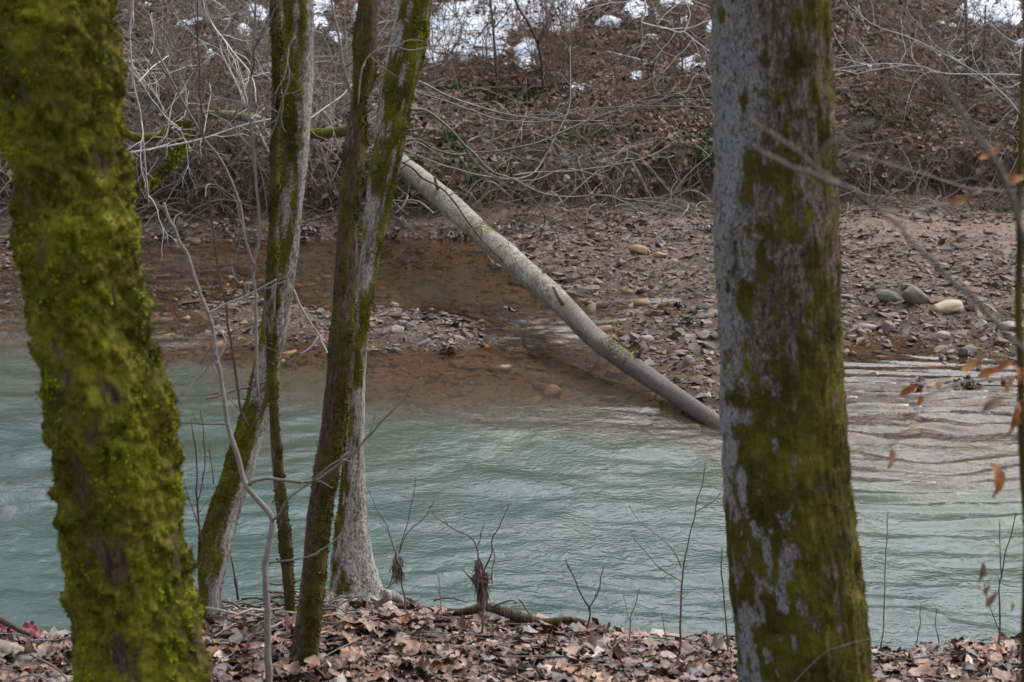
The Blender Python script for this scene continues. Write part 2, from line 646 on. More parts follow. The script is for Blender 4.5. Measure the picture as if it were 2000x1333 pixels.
def ripple_strength(px, py):
    r = 0.5 + 0.0 * px
    r = r - 0.22 * sstep(1380, 1700, px) * sstep(640, 760, py) * (1 - sstep(1000, 1150, py))
    r = r + 0.22 * sstep(780, 860, py) * sstep(700, 1100, px)
    r = r - 0.30 * np.exp(-((px - 850) / 260.) ** 2 - ((py - 550) / 70.) ** 2)
    r = r + 0.35 * np.exp(-((px - 1040) / 130.) ** 2 - ((py - 655) / 40.) ** 2)
    r = r + 0.5 * np.exp(-((px - 360) / 110.) ** 2 - ((py - 655) / 30.) ** 2)
    r = r + 0.5 * np.exp(-((px - 330) / 90.) ** 2 - ((py - 490) / 30.) ** 2)
    r = r + 0.5 * np.exp(-((px - 0) / 130.) ** 2 - ((py - 950) / 110.) ** 2)
    r = r - 0.44 * np.exp(-((px - 950) / 420.) ** 4 - ((py - 735) / 62.) ** 2) - 0.3 * np.exp(-((px - 1800) / 250.) ** 2 - ((py - 680) / 40.) ** 2)
    r = r - 0.18 * np.exp(-((px - 480) / 300.) ** 2 - ((py - 830) / 120.) ** 2)
    r = r * (1 - .88 * np.exp(-((px - 930) / 460.) ** 4 - ((py - 732) / 78.) ** 2)) * (1 - .85 * np.exp(-((px - 830) / 300.) ** 4 - ((py - 545) / 75.) ** 4)) * (1 - .7 * np.exp(-((px - 1820) / 260.) ** 4 - ((py - 670) / 45.) ** 4))
    return np.clip(r, 0.04, 1.5)


wc, wg = grow_axis(-5.6, 5.6, 0.031, 120, 0)
wx = np.concatenate([-wg[::-1], wc, wg])
wy = np.concatenate([np.linspace(7.2, 8.4, 16)[:-1], np.arange(8.4, 22.8, 0.033)])
X, Y = np.meshgrid(wx, wy)
wpx, wpy = proj(np.stack([X, Y, np.zeros_like(X)], -1))
RIP = ripple_strength(wpx, wpy)
wa = X + 0.35 * fbm(X * .5, Y * .5, 0, 2, 61)
wb = Y + 0.30 * fbm(X * .45, Y * .6, 5, 2, 62) + 0.10 * X
near_w = (np.abs(X) < 8)
Zw = np.zeros_like(X)
wa2 = wa + .10 * vnoise(X * 2.2, Y * 2.2, 0, 75)
wb2 = wb + .16 * vnoise(X * 1.6, Y * 1.2, 0, 76)
patch = .55 + .75 * sstep(-.5, .6, fbm(X * .55, Y * .45, 0, 3, 78))
Zw = 0.009 * vnoise(wa * 1.5, wb * 3.0, 0, 71) + patch * (0.0062 * vnoise(wa2 * 4.2 + 3, wb2 * 6.5, 1, 72) + 0.0024 * (1 - 2 * np.abs(vnoise(wa2 * 8.0, wb2 * 11.5, 2, 73))))
Zw = Zw * RIP * 2.3 * near_w
# long crests running over the riffle at the right
w_r = sstep(1330, 1680, wpx) * sstep(670, 770, wpy) * (1 - .8 * sstep(1000, 1180, wpy)) * near_w
ph = wb * 2 * math.pi / .30 + 2.6 * vnoise(X * 1.1, Y * 1.0, 8, 81) + 1.2 * vnoise(X * 3.2, Y * 2.4, 8, 82)
Zw += .019 * w_r * (np.sin(ph) + .35 * np.sin(2.3 * ph + 4 * X)) * (.6 + .8 * vnoise(X * 1.9, Y * 3.2, 4, 83))
# the standing waves below the ledge at the left
u = (Y - 11.6) * 0.86 - (X + 3.0) * 0.5
v = (X + 3.3)
Zw += 0.05 * np.cos(u * 6.0 + 0.35 * fbm(X, Y, 2, 2, 77)) * np.exp(-(u / 0.75) ** 2 - (v / 0.85) ** 2)
bedz = np.full_like(X, -1.0)
bedz = H(X, Y)
dep = np.clip(-bedz * (1 + .35 * fbm(X * 1.2, Y * .9, 3, 3, 79)), 0, 1.2)
mb = MB()
nx, ny = len(wx), len(wy)
i = np.arange(ny - 1)[:, None] * nx
j = np.arange(nx - 1)[None, :]
Q = np.stack([i + j, i + j + 1, i + nx + j + 1, i + nx + j], -1).reshape(-1, 4)
keep = bedz.ravel()[Q].min(1) < 0.06
mb.add(np.stack([X, Y, Zw], -1), Q[keep])
water = link("creek_water", mb.mesh("creek_water", mat_water(), True, attrs={"depth": dep.ravel(), "ripple": RIP.ravel()}))
tag(water, kind="structure")

# ------------------------------------------------------------------ snow left on the upper slope
SNOW = [(870, 92, 52, 30), (930, 70, 55, 34), (985, 30, 55, 30), (900, 35, 50, 24), (1085, 42, 34, 26), (1030, 100, 18, 24), (1100, 5, 45, 12), (622, 20, 22, 30), (655, 70, 12, 12), (1185, 45, 22, 8),
        (1240, 22, 18, 11), (1320, 10, 24, 7), (1908, 18, 26, 26), (1965, 30, 22, 20), (1395, 55, 10, 10), (478, 60, 10, 10), (505, 25, 14, 14), (700, 30, 10, 16), (410, 110, 7, 10), (860, 118, 14, 7)]


def mat_snow():
    m = Mat("snow")
    p = m.pos()
    k = m.noise(p, 14, 5, 0.6)
    c = m.ramp(k, [(0.3, (.58, .65, .76)), (0.6, (.76, .81, .89))])
    m.principled(c, 0.6, m.bump(k, 0.5, 0.03), 0.3)
    return m.m


sx = np.arange(-9, 9, 0.05)
sy = np.arange(26.2, 33.5, 0.06)
X, Y = np.meshgrid(sx, sy)
Zs = H(X, Y)
px, py = proj(np.stack([X, Y, Zs], -1))
mask = np.full_like(X, -1.0)
for cx, cy, rx, ry in SNOW:
    mask = np.maximum(mask, 1.75 - ((px - cx) / rx) ** 2 - ((py - cy) / ry) ** 2)
mask = mask + 1.25 * fbm(X * 2.4, Y * 2.4, 0, 5, 91) + .45 * fbm(X * 9, Y * 9, 0, 2, 97)
th = np.clip(mask, -0.6, 0.8) * 0.075
nx, ny = len(sx), len(sy)
i = np.arange(ny - 1)[:, None] * nx
j = np.arange(nx - 1)[None, :]
Q = np.stack([i + j, i + j + 1, i + nx + j + 1, i + nx + j], -1).reshape(-1, 4)
keep = th.ravel()[Q].max(1) > -0.004
mb = MB()
mb.add(np.stack([X, Y, Zs + th], -1), Q[keep])
snow = link("snow", mb.mesh("snow", mat_snow(), True))
tag(snow, kind="stuff")
SNOW_MASK = (sx, sy, th)


def on_snow(x, y):
    a = np.clip(((x - sx[0]) / 0.05).astype(int), 0, len(sx) - 1)
    b = np.clip(((y - sy[0]) / 0.06).astype(int), 0, len(sy) - 1)
    return (th[b, a] > 0.0) & (y > sy[0])


# ------------------------------------------------------------------ scattering helpers
def rot_from(nrm, spin):
    """rotation matrices whose z axis is nrm, turned by spin"""
    nrm = nrm / np.linalg.norm(nrm, axis=1)[:, None]
    a = np.stack([np.cos(spin), np.sin(spin), np.zeros_like(spin)], -1)
    xa = a - nrm * (a * nrm).sum(1)[:, None]
    xa /= np.linalg.norm(xa, axis=1)[:, None]
    ya = np.cross(nrm, xa)
    return np.stack([xa, ya, nrm], -1)


def ground_normal(x, y, e=0.04):
    gx_ = (H(x + e, y) - H(x - e, y)) / (2 * e)
    gy_ = (H(x, y + e) - H(x, y - e)) / (2 * e)
    return np.stack([-gx_, -gy_, np.ones_like(gx_)], -1)


def scatter(mb, protos, pos, rot, size, pick):
    for k, (V, T) in enumerate(protos):
        s = np.nonzero(pick == k)[0]
        if not len(s): continue
        W = np.einsum('nij,nvj->nvi', rot[s] * size[s][:, None, :], np.broadcast_to(V, (len(s),) + V.shape)) + pos[s][:, None, :]
        TT = (T[None] + (np.arange(len(s)) * len(V))[:, None, None]).reshape(-1, 3)
        mb.add(W.reshape(-1, 3), None, TT)


def individuals(name, protos, pos, rot, size, pick, mat, parent, smooth=True):
    meshes = []
    for k, (V, T) in enumerate(protos):
        b = MB(); b.add(V, None, T)
        meshes.append(b.mesh(name, mat, smooth))
    for q in range(len(pos)):
        o = bpy.data.objects.new(name, meshes[pick[q]])
        COL.objects.link(o)
        M = np.eye(4)
        M[:3, :3] = rot[q] * size[q][None, :]
        M[:3, 3] = pos[q]
        o.parent = parent
        o.matrix_local = Matrix(M.tolist())


def split_big(pos, size, n, pxmin=-20):
    """indices of the n pieces that show largest inside the frame, and of the rest"""
    px, py = proj(pos)
    app = size.max(1) / np.maximum(depth(pos), .1)
    inside = (px > pxmin) & (px < 2020) & (py > -10) & (py < 1350)
    app = np.where(inside, app, 0)
    o = np.argsort(-app)
    return o[:n], o[n:]


# leaves: lobed and plain, flat to curled, unit length
def lobed_leaf(rs, lobes, depth_, curl, fold):
    n = 22
    a = np.linspace(0, 2 * math.pi, n, endpoint=False)
    r = 0.5 * (1 - depth_ * (0.5 + 0.5 * np.cos(lobes * a + math.pi)) ** 1.3)
    r = r * (0.86 + 0.2 * np.cos(a)) * (1 + 0.10 * rs.randn(n))
    o = np.stack([r * np.cos(a), r * np.sin(a) * 0.92], -1)
    b = a[::2]
    ri = 0.23 * (1 + .1 * rs.randn(len(b)))
    q = np.stack([ri * np.cos(b), ri * np.sin(b)], -1)
    P = np.concatenate([[[0, 0]], q, o])
    m = n // 2
    T = []
    for k in range(m):
        k2 = (k + 1) % m
        T.append((0, 1 + k, 1 + k2))
        A, B = 1 + k, 1 + k2
        o0, o1, o2 = 1 + m + 2 * k, 1 + m + 2 * k + 1, 1 + m + (2 * k + 2) % n
        T += [(A, o0, o1), (A, o1, B), (B, o1, o2)]
    return bend_leaf(rs, P, np.array(T), curl, fold)


def plain_leaf(rs, width, curl, fold):
    n = 7
    t = np.linspace(0, 1, n)
    w = width * np.sin(math.pi * t ** 0.85) ** 0.8
    P, T = [], []
    for k in range(n):
        P += [(t[k] - .5, w[k] * (1 + .12 * rs.randn())), (t[k] - .5, 0), (t[k] - .5, -w[k] * (1 + .12 * rs.randn()))]
    for k in range(n - 1):
        a = 3 * k
        for c in (0, 1):
            T += [(a + c, a + c + 1, a + 3 + c), (a + c + 1, a + 4 + c, a + 3 + c)]
    return bend_leaf(rs, np.array(P), np.array(T), curl, fold)


def bend_leaf(rs, P, T, curl, fold):
    x, y = P[:, 0], P[:, 1]
    a = rs.rand() * math.pi
    u = x * math.cos(a) + y * math.sin(a)
    z = curl * u * u + fold * np.abs(y) + 0.05 * rs.randn(len(P)) + 0.25 * curl * x * x
    # roll the rim inwards so that curled leaves close a little
    s = 1 - 0.35 * min(abs(curl), 1.4) * (u * u) * 2
    V = np.stack([x * s, y * s, z], -1)
    V[:, 2] -= V[:, 2].min() * 0.6
    return V, T


rs = np.random.RandomState(4)
LEAVES = []
for q in range(10):
    LEAVES.append(lobed_leaf(rs, 5, rs.uniform(.25, .5), rs.uniform(-.9, 1.3), rs.uniform(-.1, .4)))
for q in range(8):
    LEAVES.append(plain_leaf(rs, rs.uniform(.18, .32), rs.uniform(-.9, 1.4), rs.uniform(-.2, .6)))

def light_leaf(rs, curl):
    n = 8
    a = np.linspace(0, 2 * math.pi, n, endpoint=False)
    r = .5 * (1 - .38 * (np.arange(n) % 2) * rs.uniform(.3, 1.2)) * (1 + .14 * rs.randn(n))
    P = np.concatenate([[[0, 0]], np.stack([r * np.cos(a), r * np.sin(a) * rs.uniform(.55, .95)], -1)])
    T = np.array([(0, 1 + k, 1 + (k + 1) % n) for k in range(n)])
    return bend_leaf(rs, P, T, curl, rs.uniform(-.1, .5))


LIGHT = [light_leaf(rs, rs.uniform(-.9, 1.3)) for q in range(18)]
NEAR_LEAF = [(0.0, (.03, .017, .014)), (0.14, (.085, .040, .026)), (0.28, (.19, .095, .06)), (0.42, (.075, .042, .034)), (0.54, (.27, .155, .105)), (0.64, (.11, .068, .058)), (0.74, (.35, .225, .155)),
             (0.82, (.25, .085, .025)), (0.90, (.50, .41, .35)), (0.95, (.06, .038, .038)), (1.0, (.26, .22, .225))]
FAR_LEAF = [(0.0, (.04, .024, .02)), (0.2, (.095, .05, .031)), (0.38, (.17, .10, .066)), (0.52, (.07, .04, .03)), (0.66, (.225, .13, .077)), (0.78, (.12, .066, .044)), (0.88, (.25, .122, .062)), (0.95, (.34, .25, .18)), (1.0, (.19, .15, .145))]
near_leaf_m = mat_pieces("near_leaf", NEAR_LEAF, 0.42, 0.38, 28, 0.55, 0.3)
far_leaf_m = mat_pieces("far_leaf", FAR_LEAF, 0.6, 0.2, 18, 0.5, 0.3)

# near bank litter
N = 18000
x = RS.uniform(-3.0, 3.0, N); y = RS.uniform(5.6, 8.5, N)
ye = np.interp(x, EDGE_W[:, 0], EDGE_W[:, 1])
k = (y < ye + 0.10 + .1 * RS.rand(N)) & ((RS.rand(N) < 0.9) | (y < ye - .3))
k &= ~((np.abs(x + 0.75) < 0.32) & (y > ye - 0.22) & (RS.rand(N) < .8))
x, y = x[k], y[k]
N = len(x)
lift = RS.rand(N) ** 2 * 0.055
pos = np.stack([x, y, H(x, y) + lift + 0.004], -1)
nrm = ground_normal(x, y) * np.array([.6, .6, 1]) + RS.randn(N, 3) * np.array([.26, .26, .05]) * (0.4 + 9 * lift)[:, None]
nrm[:, 2] = np.abs(nrm[:, 2])
rot = rot_from(nrm, RS.rand(N) * 6.28)
s = RS.uniform(.035, .115, N) * np.where(RS.rand(N) < .14, 1.4, 1)
size = np.stack([s, s * RS.uniform(.75, 1, N), s * RS.uniform(.5, 1.2, N)], -1)
pick = np.where(RS.rand(N) < .62, RS.randint(0, 10, N), RS.randint(10, 18, N))
key = size * (1 + 12 * lift)[:, None]
big, rest = split_big(pos, key, 300)
individuals("leaf", LEAVES, pos[big], rot[big], size[big], pick[big], near_leaf_m, near_bank)
mb = MB()
fine = rest[:3500]
scatter(mb, LEAVES, pos[fine], rot[fine], size[fine], pick[fine])
fine = rest[3500:]
scatter(mb, LIGHT, pos[fine], rot[fine], size[fine], pick[fine])
o = link("leaf_litter", mb.mesh("leaf_litter", near_leaf_m, True), near_bank)
tag(o, kind="stuff")

# far bank litter
N = 52000
x = RS.uniform(-9, 9, N); y = RS.uniform(21.6, 32.5, N)
z = H(x, y)
n = fbm(x * 1.1, y * 1.1, 0, 3, 133)
dens = sstep(.75, 1.15, z + .22 * n) * .95 + 0.13 * sstep(-.1, .3, n + 0.2) * sstep(.03, .12, z) + .30 * sstep(.22, .4, z) + .20 * sstep(.05, .10, z) * sstep(-.35, .25, fbm(x * 1.7, y * 2.2, 0, 3, 139))
k = (RS.rand(N) < dens) & (~on_snow(x, y) | (RS.rand(N) < .02))
x, y, z = x[k], y[k], z[k]
N = len(x)
lift = RS.rand(N) ** 2 * 0.07
pos = np.stack([x, y, z + lift + .006], -1)
nrm = ground_normal(x, y) + RS.randn(N, 3) * np.array([.45, .45, .05])
nrm[:, 2] = np.abs(nrm[:, 2]) + .1
rot = rot_from(nrm, RS.rand(N) * 6.28)
s = RS.uniform(.05, .135, N)
size = np.stack([s, s * RS.uniform(.7, 1, N), s * RS.uniform(.6, 1.3, N)], -1)
pick = np.where(RS.rand(N) < .6, RS.randint(0, 10, N), RS.randint(10, 18, N))
big, rest = split_big(pos, size * (1 + 8 * lift)[:, None], 300)
individuals("leaf", LEAVES, pos[big], rot[big], size[big], pick[big], far_leaf_m, far_bank)
mb = MB()
scatter(mb, LIGHT, pos[rest], rot[rest], size[rest], pick[rest])
o = link("leaf_litter", mb.mesh("leaf_litter", far_leaf_m, True), far_bank)
tag(o, kind="stuff")

# ------------------------------------------------------------------ stones
def stone_proto(rs, flat, npt):
    p = rs.randn(npt, 3)
    p /= np.linalg.norm(p, axis=1)[:, None]
    p *= rs.uniform(.8, 1.1, (npt, 1))
    p[:, 2] = np.clip(p[:, 2], -.55, .6) * flat / .6
    p[:, 1] *= rs.uniform(.6, 1)
    bm = bmesh.new()
    for v in p * 0.5: bm.verts.new(v)
    bmesh.ops.convex_hull(bm, input=bm.verts)
    loose = [v for v in bm.verts if not v.link_faces]
    bmesh.ops.delete(bm, geom=loose, context='VERTS')
    bmesh.ops.triangulate(bm, faces=bm.faces)
    bm.verts.index_update()
    V = np.array([v.co[:] for v in bm.verts]); T = np.array([[v.index for v in f.verts] for f in bm.faces])
    bm.free()
    return V, T


rs = np.random.RandomState(9)
STONES = [stone_proto(rs, rs.uniform(.35, .8), rs.randint(11, 17)) for q in range(16)]
COBBLES = [stone_proto(rs, rs.uniform(.4, .7), 18) for q in range(12)]
PEBBLES = [stone_proto(rs, rs.uniform(.35, .75), 8) for q in range(20)]
STONE_C = [(0.0, (.065, .048, .04)), (0.15, (.125, .08, .057)), (0.3, (.09, .071, .067)), (0.45, (.165, .11, .078)), (0.58, (.125, .068, .038)), (0.7, (.15, .122, .11)), (0.82, (.20, .13, .085)), (0.92, (.11, .10, .10)), (0.97, (.20, .15, .125)), (1.0, (.30, .25, .22))]
COB_C = [(0.0, (.045, .03, .02)), (0.2, (.15, .085, .042)), (0.36, (.06, .044, .034)), (0.5, (.22, .125, .052)), (0.65, (.10, .075, .058)), (0.8, (.19, .12, .06)), (0.94, (.27, .195, .11)), (1.0, (.20, .16, .13))]
stone_m = mat_pieces("bar_stone", STONE_C, 0.6, 0.22, 30, 0.4, 0.4)
cobble_m = mat_pieces("bed_cobble", COB_C, 0.7, 0.2, 22, 0.45, 0.3)

# all the stones of the bed: bars, shallows, beach
N = 108000
x = RS.uniform(-5.8, 5.8, N); y = RS.uniform(11.5, 22.6, N)
z = H(x, y)
px, py = proj(np.stack([x, y, z], -1))
n = fbm(x * .9, y * .9, 0, 3, 171)
wet = z < 0.0
onbar = sstep(-.05, .01, z) * (1 - .85 * sstep(.14, .22, z + .03 * n)) * (1 - sstep(.28, .34, z))
shallow = sstep(-.40, -.12, z) * wet
pool = np.exp(-((px - 850) / 260.) ** 2 - ((py - 540) / 70.) ** 2)
dens = np.clip(1.0 * onbar + 0.55 * shallow * (1 - .5 * pool) + 0.05 * (z > .14) * (z < .3), 0, 1)
dens *= 0.6 + .4 * sstep(-.5, .3, n)
k = RS.rand(N) < dens
x, y, z = x[k], y[k], z[k]
N = len(x)
t = RS.rand(N)
s = 0.021 + 0.050 * t ** 2.4 + 0.11 * t ** 18
s = s * np.where(z < -.03, 1.1, 1.0)
size = np.stack([s * RS.uniform(.8, 1.3, N), s * RS.uniform(.7, 1.1, N), s * RS.uniform(.42, .78, N)], -1)
pos = np.stack([x, y, z + size[:, 2] * .12], -1)
nrm = ground_normal(x, y) + RS.randn(N, 3) * .22
nrm[:, 2] = np.abs(nrm[:, 2])
rot = rot_from(nrm, RS.rand(N) * 6.28)
dry = z > -.02
for flag, protos, mt, nbig, stuff_name in ((dry, STONES, stone_m, 200, "gravel"), (~dry, COBBLES, cobble_m, 100, "bed_gravel")):
    q = np.nonzero(flag)[0]
    pk = RS.randint(0, len(protos), len(q))
    P, RT, SZ = pos[q], rot[q], size[q] * (1 if flag is dry else 1.15)
    big, rest = split_big(P, SZ, nbig)
    individuals("stone", protos, P[big], RT[big], SZ[big], pk[big], mt, creek_bed, flag is not dry)
    mb = MB()
    scatter(mb, PEBBLES, P[rest], RT[rest], SZ[rest], RS.randint(0, 20, len(rest)))
    o = link(stuff_name, mb.mesh(stuff_name, mt, flag is not dry), creek_bed)
    tag(o, kind="stuff")


def boulder(px, py, w, h, mat, label, seed, tilt=0.0, flat=0.7, y0=9.0, sub=3, ang=0.35, name="boulder", sink=0.25):
    base = hit(px, py + h * .3, y0)
    d = depth(base)
    sx_, sz_ = w / F * d, h / F * d
    rs_ = np.random.RandomState(seed)
    bm = bmesh.new()
    bmesh.ops.create_icosphere(bm, subdivisions=sub, radius=0.5)
    V = np.array([v.co[:] for v in bm.verts])
    for c in range(9):                                    # cut flat faces into the ball
        nn = rs_.randn(3); nn /= np.linalg.norm(nn)
        lim = rs_.uniform(.30, .44)
        dd = V @ nn
        V = V - np.maximum(dd - lim, 0)[:, None] * nn * (1 - .12)
    V *= (1 + .09 * fbm(V[:, 0] * 5, V[:, 1] * 5, V[:, 2] * 5 + seed, 3, seed))[:, None]
    V = V * np.array([sx_ * 1.12, sx_ * .85, sz_ * 1.25])
    ca, sa = math.cos(tilt), math.sin(tilt)
    V = np.stack([V[:, 0] * ca - V[:, 2] * sa, V[:, 1], V[:, 0] * sa + V[:, 2] * ca], -1)
    V[:, 2] -= V[:, 2].min() * (1 - sink * 1.4)
    T = np.array([[v.index for v in f.verts] for f in bm.faces])
    bm.free()
    mb = MB(); mb.add(V + base, None, T)
    return solo(name, mb, mat, label, "boulder", loc=base)


tan_m = mat_plain("tan_stone", (.30, .22, .13), (.46, .38, .27), 9, .7)
grey_m = mat_plain("grey_stone", (.07, .062, .056), (.15, .135, .12), 12, .65)
purple_m = mat_plain("purple_stone", (.17, .125, .12), (.25, .19, .18), 14, .6)
rust_m = mat_plain("rust_stone", (.20, .12, .075), (.31, .20, .13), 12, .6)
moss_stone_m = mat_plain("mossy_stone", (.06, .058, .03), (.16, .14, .115), 16, .8)
pale_m = mat_plain("pale_stone", (.19, .145, .12), (.29, .23, .195), 12, .6)
boulder(1848, 603, 68, 24, tan_m, "pale tan rounded oval boulder lying on the gravel bar", 3, .06)
boulder(1786, 583, 54, 30, grey_m, "dark grey angular block on the bar touching the tan boulder", 6, -.45)
boulder(1735, 585, 46, 24, moss_stone_m, "olive grey low rock left of the dark angular block", 8, -.3)
boulder(1250, 490, 40, 18, rust_m, "brown rounded stone at the edge of the sandy beach by trunk", 12)
boulder(1290, 500, 26, 12, rust_m, "small orange brown stone beside the brown rounded beach stone", 13)
boulder(1735, 642, 24, 24, purple_m, "upright purple stone standing in the thin brown water", 15, .3)
boulder(1842, 658, 32, 17, purple_m, "flat purple grey slab in the shallows below the tan boulder", 17)
boulder(1880, 690, 22, 20, grey_m, "small grey pointed stone in shallows nearest the beech twigs", 18, .5)
boulder(1262, 665, 28, 17, pale_m, "pale pinkish block in brown shallows close to the fallen log", 21)
boulder(1375, 602, 28, 16, grey_m, "light grey stone on the bar just left of the big trunk", 22)
boulder(1345, 708, 22, 20, purple_m, "greyish purple wedge stone on gravel between log and big trunk", 24, .4)
boulder(1080, 770, 36, 22, tan_m, "yellowish sunken cobble under the clear water below the log", 26, 0, sink=.1)
boulder(1352, 843, 42, 18, tan_m, "drowned tan cobble by the lower end of the fallen log", 27, 0, sink=.1)
boulder(1690, 640, 40, 14, pale_m, "pale flat slab beside the big trunk in the shallows", 31)
boulder(1975, 640, 50, 18, purple_m, "broad flat purplish stone at the frame edge on the bar", 34)
boulder(1820, 720, 50, 14, rust_m, "reddish flat stone awash among the riffle glints", 35)
boulder(66, 1236, 122, 84, moss_stone_m, "dark mossy boulder at the water edge behind the mossy trunk", 41, 0, y0=6.0)

# ------------------------------------------------------------------ trees
def blades(mb, P, Nrm, length, width, rs_, spread=0.8, droop=0.0):
    """little bent leaflets standing out of a surface"""
    n = len(P)
    d = Nrm + rs_.randn(n, 3) * spread
    d[:, 2] -= droop
    d /= np.linalg.norm(d, axis=1)[:, None]
    s = np.cross(d, rs_.randn(n, 3))
    s /= np.linalg.norm(s, axis=1)[:, None] + 1e-9
    L = (length * rs_.uniform(.5, 1.3, n))[:, None]
    W = (width * rs_.uniform(.6, 1.3, n))[:, None]
    a = P - s * W * .5
    b = P + s * W * .5
    c = P + d * L * .6 + s * W * .6
    e = P + d * L * .6 - s * W * .6
    tip = P + d * L
    tip[:, 2] -= droop * L[:, 0] * .4
    V = np.stack([a, b, c, tip, e], 1).reshape(-1, 3)
    k = np.arange(n)[:, None] * 5
    Q = k + np.array([[0, 1, 2, 4]])
    T = k + np.array([[4, 2, 3]])
    mb.add(V, Q, T)


def trunk_surface(edges, Y, sides, step, up_to, down_to, flare=0.25, seed=0, lump=0.05, moss_fn=None, lichen_fn=None, moss_amp=0.02, fiss=0.006, fiss_s=(60, 7), lean=0.0):
    """trunk through the measured left and right outlines at distance Y; returns the grid, masks and uv"""
    E = np.array(edges, float)
    c = at_y((E[:, 1] + E[:, 2]) / 2, E[:, 0], np.full(len(E), Y))
    w = (E[:, 2] - E[:, 1]) / 2 * depth(c) / F
    o = np.argsort(c[:, 2])
    c, w = c[o], w[o]
    zz = np.arange(c[0, 2], c[-1, 2], step)
    X0 = smooth_line(np.column_stack([c[:, 0], c[:, 2], w]), 400)
    cx = np.interp(zz, X0[:, 1], X0[:, 0]); rw = np.interp(zz, X0[:, 1], X0[:, 2])
    lo = np.linspace(down_to, zz[0], max(3, int((zz[0] - down_to) / (step * 3))))[:-1]
    hi = np.linspace(zz[-1], up_to, max(3, int((up_to - zz[-1]) / (step * 8))))[1:]
    kx = (cx[60] - cx[0]) / (zz[60] - zz[0]) if len(zz) > 60 else 0
    kt = (cx[-1] - cx[-40]) / (zz[-1] - zz[-40])
    cxl = cx[0] + kx * (lo - zz[0])
    rl = rw[0] * (1 + flare * ((zz[0] - lo) / max(zz[0] - down_to, .05)) ** 2)
    cxh = cx[-1] + kt * (hi - zz[-1])
    rh = rw[-1] * (1 - .45 * (hi - zz[-1]) / (up_to - zz[-1]))
    z = np.concatenate([lo, zz, hi]); cx = np.concatenate([cxl, cx, cxh]); rr = np.concatenate([rl, rw, rh])
    cy = Y + lean * (z - zz[0])
    a = np.linspace(0, 2 * math.pi, sides, endpoint=False)
    A, Zg = np.meshgrid(a, z)
    RR = rr[:, None] * np.ones_like(A)
    nxv, nyv = np.cos(A), np.sin(A)
    lx = (nxv * RR); ly = (nyv * RR)
    L = np.cumsum(np.concatenate([[0], np.hypot(np.diff(z), np.diff(cx))]))[:, None] * np.ones_like(A)
    sd = seed * 13.7
    r = RR * (1 + lump * fbm(nxv * 1.3 + sd, nyv * 1.3, Zg * 2.0, 3, seed))
    # fissured bark, following the stem
    ridge = np.abs(fbm(nxv * RR * fiss_s[0], nyv * RR * fiss_s[0], Zg * fiss_s[1], 3, seed + 5))
    r = r + fiss * (ridge - .35)
    moss = moss_fn(nxv, nyv, Zg, RR, sd) if moss_fn else np.zeros_like(A)
    lich = lichen_fn(nxv, nyv, Zg, RR, sd) if lichen_fn else np.zeros_like(A)
    cush = fbm(lx * 17 + sd, ly * 17, Zg * 14, 3, seed + 9) * .7 + fbm(lx * 55, ly * 55 + sd, Zg * 50, 2, seed + 11) * .4
    r = r - .014 * (moss_amp > .03) + np.clip(moss, 0, 1) * moss_amp * (0.18 + .8 * cush)
    V = np.stack([cx[:, None] + nxv * r, cy[:, None] + nyv * r, Zg], -1)
    uv = np.stack([A * rr.mean(), L, np.zeros_like(A)], -1)
    return V, moss, lich, uv


def grid_tube(mb, V):
    n, s = V.shape[:2]
    i = np.arange(n - 1)[:, None] * s
    j = np.arange(s)[None, :]
    k = (j + 1) % s
    Q = np.stack([i + j, i + k, i + s + k, i + s + j], -1).reshape(-1, 4)
    top = V[-1].mean(0)
    c = V.size // 3
    T = np.stack([np.full(s, c), (n - 1) * s + np.arange(s), (n - 1) * s + (np.arange(s) + 1) % s], -1)
    mb.add(np.concatenate([V.reshape(-1, 3), top[None]]), Q, T)


def tree_from(edges, Y, mat, label, sides, step, up_to, base_z, moss_fn, lichen_fn, tufts, tuft_len, tuft_mat, group=None, name="tree", **kw):
    V, moss, lich, uv = trunk_surface(edges, Y, sides, step, up_to, base_z, moss_fn=moss_fn, lichen_fn=lichen_fn, **kw)
    root = thing(name, label, "tree", V[0].mean(0), group)
    mb = MB()
    grid_tube(mb, V)
    ap = lambda a: np.concatenate([a.ravel(), [0.0]])
    part("trunk", mb, mat, root, attrs={"moss": ap(moss), "lichen": ap(lich), "bark": np.concatenate([uv.reshape(-1, 3), np.zeros((1, 3))])})
    if tufts:
        dz = np.gradient(V, axis=0); da = np.roll(V, -1, 1) - np.roll(V, 1, 1)
        Nn = np.cross(da, dz)
        Nn /= np.linalg.norm(Nn, axis=2)[..., None] + 1e-12
        rs_ = np.random.RandomState(int(Y * 100) + tufts)
        _, py = proj(V)
        area = np.linalg.norm(dz, axis=2) * np.linalg.norm(da, axis=2)
        lumps = 0.5 + 0.9 * fbm(V[..., 0] * 26, V[..., 1] * 26, V[..., 2] * 22, 3, 401)
        w = np.clip(moss - .38, 0, 1) * area * (py > -160) * (py < 1500) * np.clip(lumps, .05, 1.5)
        idx = rs_.choice(w.size, tufts, p=(w / w.sum()).ravel())
        P = V.reshape(-1, 3)[idx]; Nv = Nn.reshape(-1, 3)[idx]
        tx = (da / np.linalg.norm(da, axis=2)[..., None]).reshape(-1, 3)[idx]
        P = P - Nv * .003 + tx * (rs_.randn(tufts) * step * .7)[:, None] + np.array((0, 0, 1)) * (rs_.randn(tufts) * step * .7)[:, None] - Nv * tuft_len * .15
        mb = MB()
        blades(mb, P, Nv, tuft_len, tuft_len * .5, rs_, .75, .15)
        o = part("moss", mb, tuft_mat, root)
        o["kind"] = "stuff"
    return root, V


